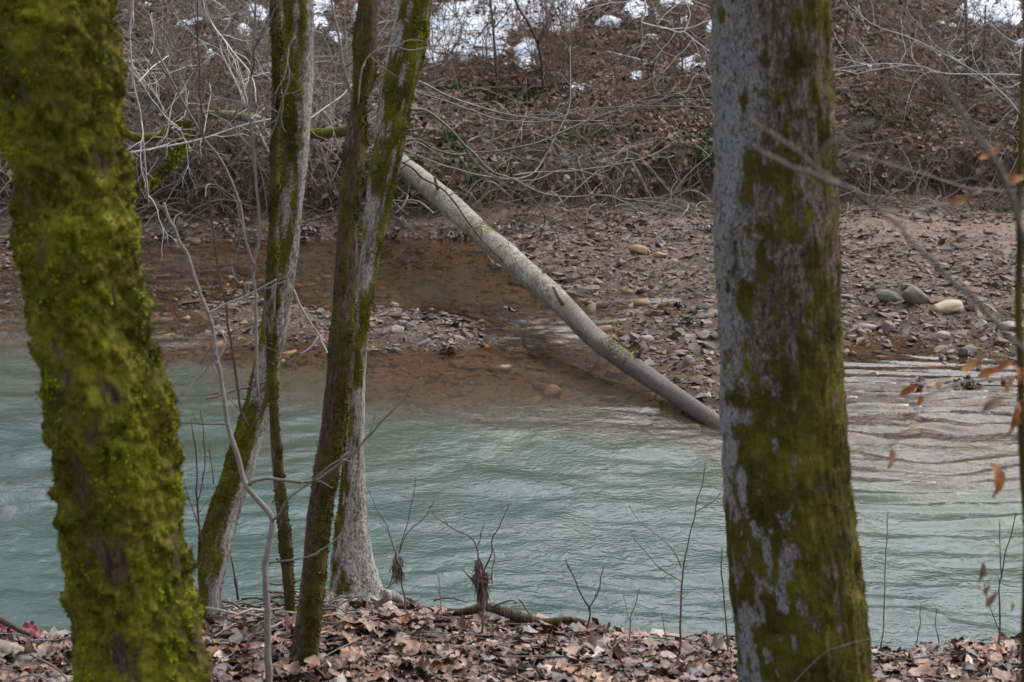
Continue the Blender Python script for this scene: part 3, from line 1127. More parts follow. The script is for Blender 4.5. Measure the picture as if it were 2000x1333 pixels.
MOSS_BRIGHT = [(0.32, (.026, .019, .003)), (0.42, (.085, .066, .005)), (0.50, (.15, .15, .006)), (0.58, (.25, .31, .009)), (0.72, (.34, .46, .014))]
MOSS_DULL = [(0.32, (.032, .026, .005)), (0.42, (.10, .086, .010)), (0.51, (.19, .172, .016)), (0.62, (.29, .28, .026))]
moss_bright_m = mat_moss("bright_moss", MOSS_BRIGHT, (.085, .052, .008))
moss_dull_m = mat_moss("dull_moss", MOSS_DULL, (.06, .04, .014))
moss_olive_m = mat_moss("olive_moss", [(0.32, (.03, .024, .006)), (0.42, (.08, .066, .009)), (0.51, (.145, .125, .013)), (0.62, (.22, .20, .02))], (.07, .048, .014))
moss_fuzz_m = mat_moss("fuzzy_moss", [(0.32, (.025, .017, .006)), (0.43, (.065, .045, .012)), (0.54, (.12, .095, .018)), (0.66, (.19, .165, .026))], (.07, .042, .018))
bark_moss_m = mat_bark("mossed_bark", (.03, .02, .012), (.125, .085, .052), (.22, .19, .14), 55, 9)
bark_big_m = mat_bark("ridged_bark", (.035, .025, .019), (.24, .18, .14), (.45, .455, .45), 95, 26, ((.028, .022, .005), (.078, .065, .009), (.15, .135, .013)))
bark_white_m = mat_bark("pale_flaky_bark", (.07, .06, .05), (.42, .385, .34), (.62, .60, .56), 85, 30, ((.03, .027, .005), (.09, .082, .009), (.18, .172, .016)))
bark_brown_m = mat_bark("brown_bark", (.03, .02, .013), (.135, .085, .055), (.30, .27, .22), 80, 14, ((.03, .024, .007), (.07, .058, .012), (.12, .105, .018)))

# --- the mossy trunk at the left
LEFT = [(-250, -45, 215), (0, -14, 226), (100, -8, 234), (250, 4, 244), (400, 30, 262), (500, 45, 276), (570, 55, 286), (650, 64, 300), (700, 70, 312), (740, 76, 330), (790, 82, 342), (880, 94, 351), (950, 100, 352), (1050, 114, 364), (1150, 127, 377), (1200, 129, 388), (1270, 134, 400), (1333, 145, 412), (1450, 150, 440)]


def moss_left(nx_, ny_, z, rr, sd):
    n = fbm(nx_ * rr * 7 + sd, ny_ * rr * 7, z * 4.2, 4, 201)
    n2 = fbm(nx_ * rr * 18 + sd, ny_ * rr * 18, z * 9, 3, 202)
    return np.clip(.92 + .50 * n + .75 * n2 - .35 * sstep(.75, 1, -nx_), 0, 1)


def lich_some(nx_, ny_, z, rr, sd):
    return np.clip(.2 + .4 * fbm(nx_ * rr * 9 + sd, ny_ * rr * 9, z * 5, 3, 211), 0, 1)


t_left, V_left = tree_from(LEFT, 4.6, bark_moss_m, "leaning tree trunk thickly covered in bright green moss", 190, .0068, 8.5, 0.95, moss_left, lich_some, 105000, .0072, moss_bright_m, seed=3, lump=.035, moss_amp=.037, fiss=.007)

# --- the big trunk at the right
RIGHT = [(-250, 1386, 1612), (0, 1390, 1622), (150, 1392, 1625), (300, 1396, 1632), (450, 1398, 1636), (600, 1403, 1640), (750, 1410, 1646), (900, 1415, 1655), (1000, 1420, 1668), (1100, 1428, 1680), (1200, 1437, 1690), (1333, 1447, 1702), (1450, 1450, 1716)]


def moss_right(nx_, ny_, z, rr, sd):
    n = fbm(nx_ * rr * 9 + sd, ny_ * rr * 9, z * 3.5, 4, 221)
    n2 = fbm(nx_ * rr * 40 + sd, ny_ * rr * 40, z * 20, 4, 222)
    low = sstep(2.75, 2.0, z) if False else 1 - sstep(1.75, 2.95, z)
    return np.clip(.16 + .34 * nx_ + .55 * low + .42 * n + .60 * n2, 0, 1)


def lich_right(nx_, ny_, z, rr, sd):
    n = fbm(nx_ * rr * 10 + sd, ny_ * rr * 10, z * 4.0, 4, 225)
    return np.clip(.34 - .60 * nx_ + .42 * n, 0, 1.1)


t_right, V_right = tree_from(RIGHT, 5.0, bark_big_m, "thick upright trunk with pale lichen on one side and olive moss", 190, .007, 9.5, .85, moss_right, lich_right, 36000, .0065, moss_olive_m, seed=8, lump=.025, moss_amp=.009, fiss=.011, fiss_s=(75, 8))

# --- the slim trees on the bank edge
TREE_B = [(-250, 815, 890), (0, 775, 845), (100, 757, 830), (200, 741, 805), (300, 727, 786), (400, 714, 766), (480, 706, 747), (600, 694, 726), (700, 688, 716), (800, 682, 712), (900, 671, 712), (1000, 660, 718), (1080, 650, 728), (1140, 643, 742), (1172, 636, 754)]
TREE_A = [(-250, 570, 628), (0, 557, 612), (150, 553, 611), (300, 547, 601), (400, 540, 591), (500, 527, 582), (600, 517, 568), (660, 508, 560), (700, 498, 550), (760, 485, 540), (830, 465, 521), (900, 441, 502), (950, 425, 488), (1000, 406, 467), (1050, 391, 456), (1100, 386, 446), (1150, 388, 434), (1200, 390, 432), (1240, 386, 442)]
STEM_C = [(-250, 715, 752), (0, 700, 738), (80, 692, 737), (150, 690, 734), (200, 686, 716), (300, 670, 714), (400, 663, 702), (500, 655, 698), (600, 649, 692), (700, 640, 690), (800, 631, 681), (900, 618, 668), (1000, 601, 651), (1100, 592, 638), (1200, 580, 630), (1333, 560, 614), (1380, 552, 614)]
STEM_D = [(-250, 520, 540), (0, 525, 545), (100, 530, 550), (200, 530, 548), (300, 528, 546), (400, 527, 547), (500, 520, 544), (600, 515, 537), (700, 520, 540), (800, 526, 544), (880, 529, 551), (950, 535, 556), (1050, 545, 567), (1150, 553, 575), (1250, 561, 581)]


def moss_b(nx_, ny_, z, rr, sd):
    n = fbm(nx_ * rr * 14 + sd, ny_ * rr * 14, z * 3.2, 4, 231)
    n2 = fbm(nx_ * rr * 40 + sd, ny_ * rr * 40, z * 10, 3, 232)
    top = sstep(1.6, 2.4, z)
    base = 1 - sstep(.75, 1.25, z)
    return np.clip(.08 + .36 * top + .42 * nx_ * (1.7 * top - .85) - .05 * base + .62 * n + .40 * n2, 0, 1)


def moss_a(nx_, ny_, z, rr, sd):
    n = fbm(nx_ * rr * 14 + sd, ny_ * rr * 14, z * 3.0, 4, 241)
    n2 = fbm(nx_ * rr * 40 + sd, ny_ * rr * 40, z * 10, 3, 242)
    mid = np.exp(-((z - 1.25) / .38) ** 2)
    return np.clip(.42 - .40 * nx_ + .40 * mid + .62 * n + .2 * n2 - .35 * (1 - sstep(.62, .85, z)), 0, 1)


def moss_c(nx_, ny_, z, rr, sd):
    n = fbm(nx_ * rr * 16 + sd, ny_ * rr * 16, z * 4.0, 4, 251)
    n2 = fbm(nx_ * rr * 50 + sd, ny_ * rr * 50, z * 14, 3, 252)
    return np.clip(.42 + .18 * nx_ + .60 * n + .4 * n2, 0, 1)


def lich_pale(nx_, ny_, z, rr, sd):
    return np.clip(.62 + .5 * fbm(nx_ * rr * 20 + sd, ny_ * rr * 20, z * 4, 3, 261), 0, 1)


def gz(edges, Y):
    e = edges[-1]
    p = at_y((e[1] + e[2]) / 2, e[0], Y)
    return float(min(p[2], H(p[0], p[1])) - .08)


SL = "slim trees on the near bank edge"
t_b, V_b = tree_from(TREE_B, 7.85, bark_white_m, "slim tree with white flaky bark and flared foot, mossy and leaning above", 84, .007, 8.0, gz(TREE_B, 7.85), moss_b, lich_pale, 20000, .009, moss_dull_m, SL, seed=21, lump=.05, moss_amp=.008, fiss=.005, fiss_s=(60, 10))
t_a, V_a = tree_from(TREE_A, 7.45, bark_white_m, "slim tree bending out from its foot, mossy elbow and pale streaks", 78, .007, 8.0, gz(TREE_A, 7.45), moss_a, lich_pale, 20000, .009, moss_dull_m, SL, seed=26, lump=.05, moss_amp=.008, fiss=.005, fiss_s=(60, 10))
t_c, V_c = tree_from(STEM_C, 6.75, bark_brown_m, "thin brown mossy stem slanting up in front of the white barked tree", 60, .007, 7.0, gz(STEM_C, 6.75), moss_c, lich_some, 16000, .0105, moss_fuzz_m, SL, seed=31, lump=.08, moss_amp=.008, fiss=.003)
t_d, V_d = tree_from(STEM_D, 7.25, bark_brown_m, "thinnest upright stem hugging the bending tree, patched with moss", 44, .008, 7.0, gz(STEM_D, 7.25), moss_c, lich_pale, 6000, .011, moss_fuzz_m, SL, seed=36, lump=.10, moss_amp=.006, fiss=.002)

# roots at the feet of the two slim trees
for root_t, Vg, Y0, spots in ((t_b, V_b, 7.85, ((655, 1165, 600, 1215), (672, 1172, 655, 1250), (720, 1172, 735, 1225), (745, 1165, 800, 1185))), (t_a, V_a, 7.45, ((400, 1225, 375, 1290), (420, 1235, 455, 1270), (432, 1225, 500, 1240)))):
    for (ax, ay, bx, by) in spots:
        a = at_y(np.array(ax), np.array(ay), Y0 - .04)
        b = hit(bx, by, 5.5, 8.2)
        P = smooth_line([a, (a * .55 + b * .45) + np.array((0, 0, .02)), b + np.array((0, 0, -.02))], 12)
        mb = MB()
        tube(mb, P, np.linspace(.032, .010, 12), 8)
        n = mb.n
        part("root", mb, bark_white_m, root_t, attrs={"moss": np.full(n, .12), "lichen": np.full(n, .25), "bark": np.concatenate(mb.V)})

# ------------------------------------------------------------------ branches of the slim trees
grey_twig_m = mat_pieces("grey_twig", [(0, (.10, .085, .072)), (.5, (.17, .148, .13)), (1, (.26, .235, .215))], .7, .3, 60, .35, .3)
dark_twig_m = mat_pieces("dark_twig", [(0, (.045, .033, .028)), (.5, (.085, .06, .05)), (1, (.14, .10, .08))], .7, .3, 60, .35, .3)
pale_twig_m = mat_pieces("pale_twig", [(0, (.36, .34, .33)), (.5, (.45, .43, .42)), (1, (.54, .52, .51))], .7, .3, 60, .3, .3)
brown_twig_m = mat_pieces("brown_twig", [(0, (.09, .058, .042)), (.5, (.16, .105, .078)), (1, (.25, .18, .135))], .7, .3, 60, .35, .3)
heap_m = mat_pieces("drift_stick", [(0, (.07, .055, .045)), (.4, (.15, .12, .10)), (.75, (.27, .235, .205)), (1, (.40, .36, .325))], .75, .25, 50, .35, .3)
red_twig_m = mat_pieces("red_twig", [(0, (.075, .035, .03)), (1, (.13, .06, .05))], .6, .3, 60, .3, .3)


def side_twigs(mb, P, n, L, r, rs_, up=0.1, levels=1):
    """fine twigs off a branch"""
    for q in range(n):
        k = rs_.randint(2, len(P) - 1)
        t = P[k] - P[k - 1]
        t /= np.linalg.norm(t) + 1e-9
        d = t * .7 + rs_.randn(3) * np.array((.7, .5, .7))
        d[2] += up
        d /= np.linalg.norm(d)
        ll = L * rs_.uniform(.35, 1.1)
        m = 7
        pts = [P[k]]
        for s_ in range(m - 1):
            d = d + rs_.randn(3) * .22
            d /= np.linalg.norm(d)
            pts.append(pts[-1] + d * ll / (m - 1))
        pts = np.array(pts)
        tube(mb, pts, np.linspace(r, r * .45, m), 4)
        if levels > 1:
            side_twigs(mb, pts, rs_.randint(1, 4), L * .5, r * .6, rs_, up, levels - 1)


def add_branch(root, pts, Y0, Y1, w0, w1, mat, twigs=0, tl=.3, levels=1, seed=1, name="branch", jitter=.004):
    mb = MB()
    P = twig_px(mb, pts, Y0, Y1, w0, w1, 6, jitter)
    o = part(name, mb, mat, root)
    if twigs:
        mb = MB()
        rs_ = np.random.RandomState(seed)
        for q in range(twigs):
            mb = MB()
            side_twigs(mb, P, 1, tl, w1 * .38 * depth(P).mean() / F + .0006, rs_, .1, levels)
            part("twig", mb, mat, o)
    return P


add_branch(t_b, [(795, 214), (830, 215), (870, 245), (910, 285), (940, 315), (960, 335), (1000, 350), (1060, 378), (1110, 384), (1180, 382), (1250, 393), (1300, 398), (1350, 415), (1395, 422)], 7.85, 8.9, 7, 2, grey_twig_m, 22, .38, 2, 2)
add_branch(t_b, [(780, 276), (815, 273), (850, 292), (890, 302), (930, 298), (1000, 290), (1060, 275), (1110, 252), (1160, 232), (1220, 212), (1280, 200), (1340, 175), (1405, 158)], 7.85, 9.2, 6.5, 2, grey_twig_m, 22, .34, 2, 3)
add_branch(t_b, [(735, 322), (770, 315), (795, 322), (830, 350), (870, 375), (905, 420), (930, 455), (960, 490), (985, 515)], 7.8, 8.4, 6, 2.5, dark_twig_m, 5, .2, 1, 4)
add_branch(t_b, [(800, 150), (830, 165), (880, 190), (930, 207), (1000, 225), (1090, 236), (1180, 236)], 7.9, 9.0, 5, 2.2, grey_twig_m, 9, .3, 2, 5)
add_branch(t_b, [(795, 175), (850, 192), (920, 215), (980, 235), (1060, 237), (1150, 213), (1300, 207), (1390, 211)], 7.9, 9.3, 5, 2, grey_twig_m, 9, .3, 2, 6)
add_branch(t_b, [(1114, 90), (1113, 150), (1112, 210), (1085, 265), (1058, 318), (1030, 345), (985, 350), (940, 330), (905, 284)][::-1], 8.1, 9, 5, 2, grey_twig_m, 7, .3, 1, 7)
add_branch(t_b, [(1000, 342), (1050, 336), (1120, 334), (1200, 323), (1270, 305), (1320, 275)], 8.3, 9, 4, 1.8, grey_twig_m, 8, .28, 1, 8)
add_branch(t_b, [(785, 290), (830, 310), (890, 330), (950, 345), (1040, 352), (1100, 330), (1180, 345)], 7.9, 8.9, 4, 1.8, grey_twig_m, 8, .28, 1, 9)
add_branch(t_b, [(1190, 382), (1230, 400), (1262, 420), (1300, 395), (1345, 340), (1390, 300)], 8.7, 9.1, 3, 1.6, grey_twig_m, 4, .2, 1, 10)
add_branch(t_b, [(1030, 375), (1055, 405), (1075, 435), (1090, 465), (1085, 490), (1065, 500)], 8.5, 8.6, 4, 2.2, dark_twig_m, 4, .15, 1, 12)
# snapped stub and white twig near the bending tree, dead arm over the water
add_branch(t_a, [(400, 780), (440, 768), (480, 757), (520, 744)][::-1], 7.4, 7.2, 8, 4, dark_twig_m, 4, .12, 1, 13)
add_branch(t_a, [(574, 568), (588, 600), (610, 636), (636, 670)], 7.5, 7.7, 7, 5, pale_twig_m, 3, .2, 1, 14)
add_branch(t_a, [(575, 70), (560, 110), (565, 150), (540, 230), (520, 290)], 7.3, 7.2, 6, 3, grey_twig_m, 6, .25, 2, 15)
add_branch(t_a, [(590, 130), (640, 120), (680, 135), (720, 150)], 7.5, 7.8, 4, 2, grey_twig_m, 6, .25, 2, 16)
add_branch(t_c, [(690, 200), (672, 140), (660, 70), (648, 0), (640, -60)], 6.75, 6.9, 9, 5, grey_twig_m, 3, .2, 1, 17)
add_branch(t_c, [(700, 205), (712, 120), (760, 90), (800, 98), (860, 88)], 6.6, 6.9, 5, 2.5, grey_twig_m, 3, .2, 1, 18)
# ------------------------------------------------------------------ fallen log across the shallows
LOG = [(765, 300, .86), (785, 320, .78), (870, 392, .66), (960, 474, .52), (1060, 560, .35), (1112, 610, .28), (1162, 662, .20), (1230, 711, .14), (1300, 759, .09), (1360, 800, .05), (1430, 847, -.03)]
LW = [34, 38, 42, 44, 44, 46, 44, 43, 40, 36, 32]
P0 = np.array([at_z(np.array(a), np.array(b), c) for a, b, c in LOG])
P = smooth_line(P0, 150)
rad = np.interp(np.linspace(0, 1, 150), np.linspace(0, 1, len(LW)), LW) * .5 * depth(P) / F
mb = MB()
Tt, Nn, Bb = frames(P)
sd = 40
aa = np.linspace(0, 2 * math.pi, sd, endpoint=False)
lum = 1 + .07 * fbm(np.cos(aa)[None] * 1.2 + 0 * P[:, :1], np.sin(aa)[None] * 1.2, np.linspace(0, 14, 150)[:, None], 4, 301)
V = P[:, None] + (rad[:, None] * lum)[..., None] * (np.cos(aa)[None, :, None] * Nn[:, None] + np.sin(aa)[None, :, None] * Bb[:, None])
grid_tube(mb, V)


def mat_log():
    m = Mat("log_bark")
    p = m.pos()
    k = m.noise(p, 9, 6, 0.75, 0.8)
    k2 = m.noise(p, 48, 6, 0.8)
    c = m.ramp(m.math('ADD', m.math('MULTIPLY', m.math('SUBTRACT', k, .5), .9), m.math('ADD', m.math('MULTIPLY', m.math('SUBTRACT', k2, .5), 1.5), .5)), [(.34, (.06, .048, .036)), (.45, (.17, .145, .112)), (.54, (.225, .20, .152)), (.68, (.36, .33, .265))])
    g = m.ramp(m.noise(p, 3.2, 4, .6), [(.56, 0.0), (.68, 1.0)])
    c = m.mix(m.math('MULTIPLY', g, .7), c, (.10, .10, .032))
    wet = m.attr("wet")
    c = m.mix(wet, c, m.ramp(k2, [(.3, (.05, .04, .036)), (.7, (.15, .12, .11))]))
    m.principled(c, .75, m.bump(k2, .5, .01), .3)
    return m.m


wet = sstep(.62, .80, np.linspace(0, 1, 150))[:, None] * np.ones((1, sd))
wet = np.clip(wet + .35 * fbm(V[..., 0] * 4, V[..., 1] * 4, V[..., 2] * 4, 3, 303) * (wet > .02), 0, 1)
log_t = thing("fallen_log", "pale fallen log slanting from the far bank down into the creek", "log", P[75])
part("trunk", mb, mat_log(), log_t, attrs={"wet": np.concatenate([wet.ravel(), [0]])})
for kq, up_, ln_ in ((38, (-.3, -.5, .8), .16), (88, (.5, -.6, .6), .10), (104, (-.5, -.4, .75), .20), (126, (.4, -.3, .85), .09)):
    mb = MB()
    d_ = np.array(up_) / np.linalg.norm(up_)
    b_ = P[kq] + d_ * rad[kq] * .6
    tube(mb, np.array([b_, b_ + d_ * (rad[kq] * .4 + ln_ * .5), b_ + d_ * (rad[kq] * .4 + ln_) + np.array((.01, 0, .015))]), [.026, .018, .013], 7)
    part("stub", mb, brown_twig_m, log_t)
mb = MB()
rs = np.random.RandomState(77)
for (k0, k1, w_) in ((63, 70, 2.2), (119, 127, 2.2)):
    kk = rs.randint(k0, k1, int(900 * w_)); a_ = rs.choice(sd, len(kk))
    q = V[kk, a_]; nn = q - P[kk]
    ok = nn[:, 2] > .3 * np.linalg.norm(nn, axis=1)
    nn = nn / np.linalg.norm(nn, axis=1)[:, None]
    blades(mb, q[ok] + rs.randn(ok.sum(), 3) * .010, nn[ok], .012, .006, rs, .7)
o = part("moss", mb, moss_bright_m, log_t)
o["kind"] = "stuff"
mb = MB()
Pv = px_line([(775, 318), (820, 350), (870, 383), (905, 425), (960, 475), (1010, 512), (1040, 540), (1080, 562), (1140, 580)], 22.3, 17.5)
tube(mb, Pv, .012, 5)
part("vine", mb, dark_twig_m, log_t)
mb = MB()
tube(mb, px_line([(918, 440), (935, 470), (950, 495), (962, 515)], 19.6), .008, 5)
part("twig", mb, grey_twig_m, log_t)

# ------------------------------------------------------------------ saplings and stems drawn one by one
def sapling(label, lines, mat, name="sapling", cat="sapling", group=None, twigs=0, tl=.25, seed=1, levels=1, clump=None, leaf=None):
    """lines: (points, Y0, Y1, w0, w1); the first is the stem"""
    first = None
    root = None
    for q, (pts, Y0, Y1, w0, w1) in enumerate(lines):
        mb = MB()
        P = twig_px(mb, pts, Y0, Y1, w0, w1, 6)
        if root is None:
            root = thing(name, label, cat, P[0], group)
        o = part("stem" if q == 0 else "branch", mb, mat, root)
        if twigs:
            rs_ = np.random.RandomState(seed + q)
            for w_ in range(twigs if q == 0 else max(2, twigs // 2)):
                m2 = MB()
                side_twigs(m2, P, 1, tl, max(w1 * .35 * depth(P).mean() / F, .0007), rs_, .15, levels)
                part("twig", m2, mat, o)
    for (cx, cy, cw, chh, Y) in (clump or ()):
        rs_ = np.random.RandomState(int(cx))
        c0 = at_y(np.array(float(cx)), np.array(float(cy)), Y)
        k_ = float(depth(c0)) / F
        n = 260
        pp = c0 + rs_.randn(n, 3) * np.array((cw * .28, cw * .28, chh * .30)) * k_
        mb = MB()
        blades(mb, pp, rs_.randn(n, 3) * .4 + np.array((0, 0, -1.0)), .035, .004, rs_, .5, .6)
        part("debris_clump", mb, brown_twig_m, root)
    return root


sapling("wavy grey sapling with a forked side branch before the slim trees", [
    ([(526, 1390), (525, 1333), (522, 1200), (518, 1100), (530, 1040), (532, 1015), (510, 985), (485, 955), (475, 930), (460, 880), (447, 840), (440, 780), (425, 700), (418, 660), (410, 620), (385, 560), (365, 500), (345, 460), (328, 425), (322, 395)], 6.35, 6.6, 15, 5),
    ([(485, 950), (500, 937), (550, 938), (600, 940), (640, 925), (690, 885), (740, 830), (780, 790), (805, 755), (822, 738)], 6.42, 6.5, 10, 3.5),
    ([(533, 1018), (560, 980), (590, 955), (640, 915), (680, 885)], 6.4, 6.45, 6, 3.5),
    ([(420, 712), (437, 682), (438, 660), (420, 640)], 6.5, 6.55, 8, 4),
    ([(408, 615), (440, 595), (490, 575), (540, 545)], 6.5, 6.6, 5, 3),
    ([(521, 1100), (600, 1088), (640, 1068), (665, 1045)], 6.4, 6.5, 5, 3),
    ([(446, 830), (400, 828), (345, 824)], 6.45, 6.5, 5, 3),
    ([(420, 690), (400, 725), (380, 745), (355, 750)], 6.5, 6.5, 4, 2)], grey_twig_m, twigs=2, tl=.16, seed=31)
sapling("dark leaning sapling whose foot rests by the bending tree", [
    ([(487, 836), (475, 812), (466, 770), (455, 700), (442, 600), (425, 520), (413, 430), (405, 330), (392, 210), (388, 120), (385, 0)], 7.2, 7.2, 7, 3.5),
    ([(440, 590), (470, 560), (500, 520)], 7.2, 7.2, 3, 2)], brown_twig_m, twigs=7, tl=.3, seed=41)
sapling("dark thin sapling arching from upper left toward the thicket", [
    ([(480, 470), (468, 405), (440, 330), (400, 270), (365, 210), (332, 150), (305, 100), (275, 48)], 7.6, 8.4, 7, 4),
    ([(330, 150), (280, 90), (232, 70)], 8.2, 8.4, 4, 2.5)], dark_twig_m, twigs=7, tl=.35, seed=43)
sapling("pale vertical sapling running close along the bending tree", [
    ([(502, 775), (503, 700), (499, 600), (497, 520), (508, 430), (500, 350), (490, 200), (497, 80), (500, -40)], 7.15, 7.3, 8, 5),
    ([(497, 520), (480, 470), (468, 420), (455, 380)], 7.15, 7.2, 6, 3),
    ([(490, 240), (470, 160), (440, 105), (410, 40), (395, -10)], 7.2, 7.5, 5, 3)], grey_twig_m, twigs=7, tl=.35, seed=47, levels=2)
NS = "bare stems standing in the near litter"
sapling("dry stem with a flood debris clump right of the white tree foot", [
    ([(798, 1228), (790, 1170), (782, 1120), (775, 1085)], 7.4, 7.4, 5, 4), ([(775, 1085), (760, 1040), (740, 1000), (715, 950)], 7.4, 7.5, 4, 2), ([(778, 1080), (800, 1035), (830, 1010), (848, 975)], 7.4, 7.4, 3, 2), ([(780, 1070), (800, 1000), (812, 930)], 7.4, 7.4, 2.4, 1.5),
    ([(775, 1095), (765, 1130), (758, 1150)], 7.4, 7.4, 4, 2)], brown_twig_m, "dry_stem", "stem", NS, 2, .1, 51, clump=[(776, 1105, 15, 34, 7.4)])
sapling("tall dry stem hung with two brown debris clumps by the fallen branch", [
    ([(945, 1335), (938, 1260), (945, 1190), (942, 1140), (935, 1095)], 7.1, 7.2, 7, 5), ([(940, 1130), (960, 1080), (962, 1050), (985, 1010), (998, 985)], 7.2, 7.2, 4, 2), ([(935, 1095), (932, 1065), (910, 1045), (870, 1025), (845, 1005), (842, 995)], 7.2, 7.2, 4, 2),
    ([(938, 1160), (920, 1130), (903, 1114)], 7.2, 7.2, 4, 3), ([(955, 1135), (966, 1100), (963, 1070)], 7.2, 7.2, 3, 2), ([(935, 1065), (940, 1040), (945, 1015)], 7.2, 7.2, 2.5, 1.5)], brown_twig_m, "dry_stem", "stem", NS, 2, .1, 53, clump=[(935, 1108, 10, 26, 7.2), (942, 1150, 16, 44, 7.2), (940, 1125, 24, 14, 7.2)])
sapling("low forked dark twig at the end of the fallen branch", [
    ([(1146, 1232), (1150, 1190), (1130, 1150), (1105, 1090)], 7.3, 7.3, 5, 2.4), ([(1150, 1190), (1168, 1155), (1178, 1105)], 7.3, 7.3, 4, 2.4)], dark_twig_m, "dry_stem", "stem", NS, 2, .08, 55)
sapling("tallest bare stem with drooping side twigs, left of the big trunk", [
    ([(1325, 1345), (1328, 1250), (1330, 1170), (1333, 1120), (1345, 1060), (1357, 1000), (1370, 950), (1378, 905)], 7.0, 7.2, 6, 2.5), ([(1330, 1138), (1290, 1110), (1258, 1075), (1230, 1040)], 7.1, 7.1, 3.5, 1.6), ([(1333, 1110), (1310, 1070), (1270, 1035), (1235, 1000), (1225, 970)], 7.1, 7.1, 2.8, 1.5),
    ([(1360, 1000), (1390, 980), (1412, 963)], 7.1, 7.1, 3, 1.6)], brown_twig_m, "dry_stem", "stem", NS, 3, .12, 57)
sapling("single straight dark stem just beside the big trunk", [([(1424, 1335), (1418, 1230), (1412, 1150), (1410, 1070)], 7.0, 7.0, 4.5, 3)], dark_twig_m, "dry_stem", "stem", NS, 1, .06, 59)
sapling("short thin stem midway between fallen branch and tallest stem", [([(1224, 1335), (1230, 1225), (1237, 1190), (1250, 1150)], 7.0, 7.0, 4, 2.4), ([(1232, 1215), (1220, 1180), (1215, 1160)], 7, 7, 2, 1.5)], brown_twig_m, "dry_stem", "stem", NS, 2, .07, 61)
sapling("slender single stem right of the big trunk over the water", [([(1722, 1270), (1725, 1180), (1730, 1100), (1732, 1000)], 7.2, 7.2, 4, 2.5)], brown_twig_m, "dry_stem", "stem", NS, 1, .05, 63)
sapling("branching thin stem by the right frame edge over the water", [([(1953, 1262), (1955, 1130), (1970, 1060), (1985, 1000)], 7.0, 7.0, 5, 2.5), ([(1955, 1130), (1952, 1060), (1950, 1020)], 7, 7, 3, 2), ([(1955, 1240), (1930, 1180), (1922, 1140)], 7, 7, 3, 1.6)], brown_twig_m, "dry_stem", "stem", NS, 4, .14, 65)
sapling("small reddish shoots before the foot of the bending tree", [([(394, 1065), (388, 1020), (383, 960), (382, 900), (373, 820)], 7.1, 7.1, 6, 2.5), ([(385, 990), (398, 930), (398, 860), (392, 800)], 7.1, 7.1, 3, 2), ([(390, 1040), (375, 990), (360, 950)], 7.1, 7.1, 3, 2), ([(418, 945), (414, 905), (407, 870)], 7.1, 7.1, 3, 2)], red_twig_m, "dry_stem", "stem", NS, 2, .1, 67)
sapling("paired reddish stalks between the bending tree and thin stem", [([(466, 1172), (460, 1130), (450, 1085)], 7.5, 7.5, 6, 3), ([(462, 1170), (455, 1110)], 7.5, 7.5, 4, 2)], red_twig_m, "dry_stem", "stem", NS, 0, .1, 69)
for q, (pts, lab) in enumerate([([(838, 1275), (833, 1230), (830, 1185)], "short stalk in litter beneath the debris clump stem"), ([(1148, 1340), (1128, 1285), (1122, 1245)], "thin stalk in the leaf litter below the forked dark twig"),
                               ([(1000, 1320), (992, 1250), (985, 1190)], "fine stalk among leaves right of the tall clumped stem"), ([(862, 1210), (860, 1160), (855, 1120)], "fine short shoot standing at the bank edge over water"),
                               ([(1310, 1290), (1300, 1245), (1292, 1195)], "thin shoot on the brink just left of the tallest stem"), ([(1790, 1262), (1796, 1220), (1800, 1180)], "low shoot on the brink right of the big trunk"),
                               ([(1835, 1262), (1828, 1225), (1830, 1190)], "second low shoot further from the big trunk on the brink")]):
    sapling(lab, [(pts, 7.1, 7.1, 3.2, 1.8)], brown_twig_m, "dry_stem", "stem", NS, 2, .07, 71 + q)

# blurred bare branches close to the camera
sapling("blurred grey forked branch crossing in front of the big trunk", [
    ([(2080, 760), (1960, 640), (1850, 535), (1770, 460), (1700, 402), (1640, 360), (1590, 315), (1520, 272), (1450, 232)], 2.75, 2.55, 12, 8), ([(1640, 361), (1610, 350), (1540, 322), (1465, 286)], 2.6, 2.6, 11, 8), ([(1590, 315), (1612, 290), (1650, 262), (1705, 236)], 2.58, 2.5, 8, 7)],
    grey_twig_m, "bare_branch", "branch")
sapling("blurred grey sapling bough at the upper right edge", [([(2010, 520), (1992, 440), (1965, 350), (1905, 260), (1835, 150)], 2.4, 2.3, 15, 8)], grey_twig_m, "bare_branch", "branch")
sapling("small blurred twig across the foot of the big trunk", [([(1540, 1340), (1590, 1290), (1640, 1262), (1705, 1250)], 4.3, 4.2, 4.5, 3)], grey_twig_m, "bare_branch", "branch")

# ------------------------------------------------------------------ beech sapling with orange leaves at the right edge
beech_leaf_m = mat_pieces("beech_leaf", [(0, (.34, .11, .035)), (.5, (.44, .17, .06)), (1, (.50, .27, .14))], .55, .35, 40, .3, .2)
beech_dull_m = mat_pieces("beech_leaf_dull", [(0, (.20, .12, .075)), (1, (.30, .19, .12))], .55, .35, 40, .3, .2)
YB = 3.7
beech = thing("beech_sapling", "young beech at the right edge holding orange dead leaves", "sapling", at_y(np.array(1996.), np.array(1560.), YB))
mb = MB()
twig_px(mb, [(2006, 1640), (2004, 1333), (2005, 1150), (2004, 1000), (1998, 800), (1991, 600), (1992, 430), (1997, 200), (2003, -100)], YB, YB, 26, 7, 10)
st = part("stem", mb, bark_brown_m, beech, attrs={"moss": np.clip(.75 + .3 * np.random.RandomState(1).randn(mb.n), 0, 1), "lichen": np.full(mb.n, .2), "bark": np.concatenate(mb.V)})
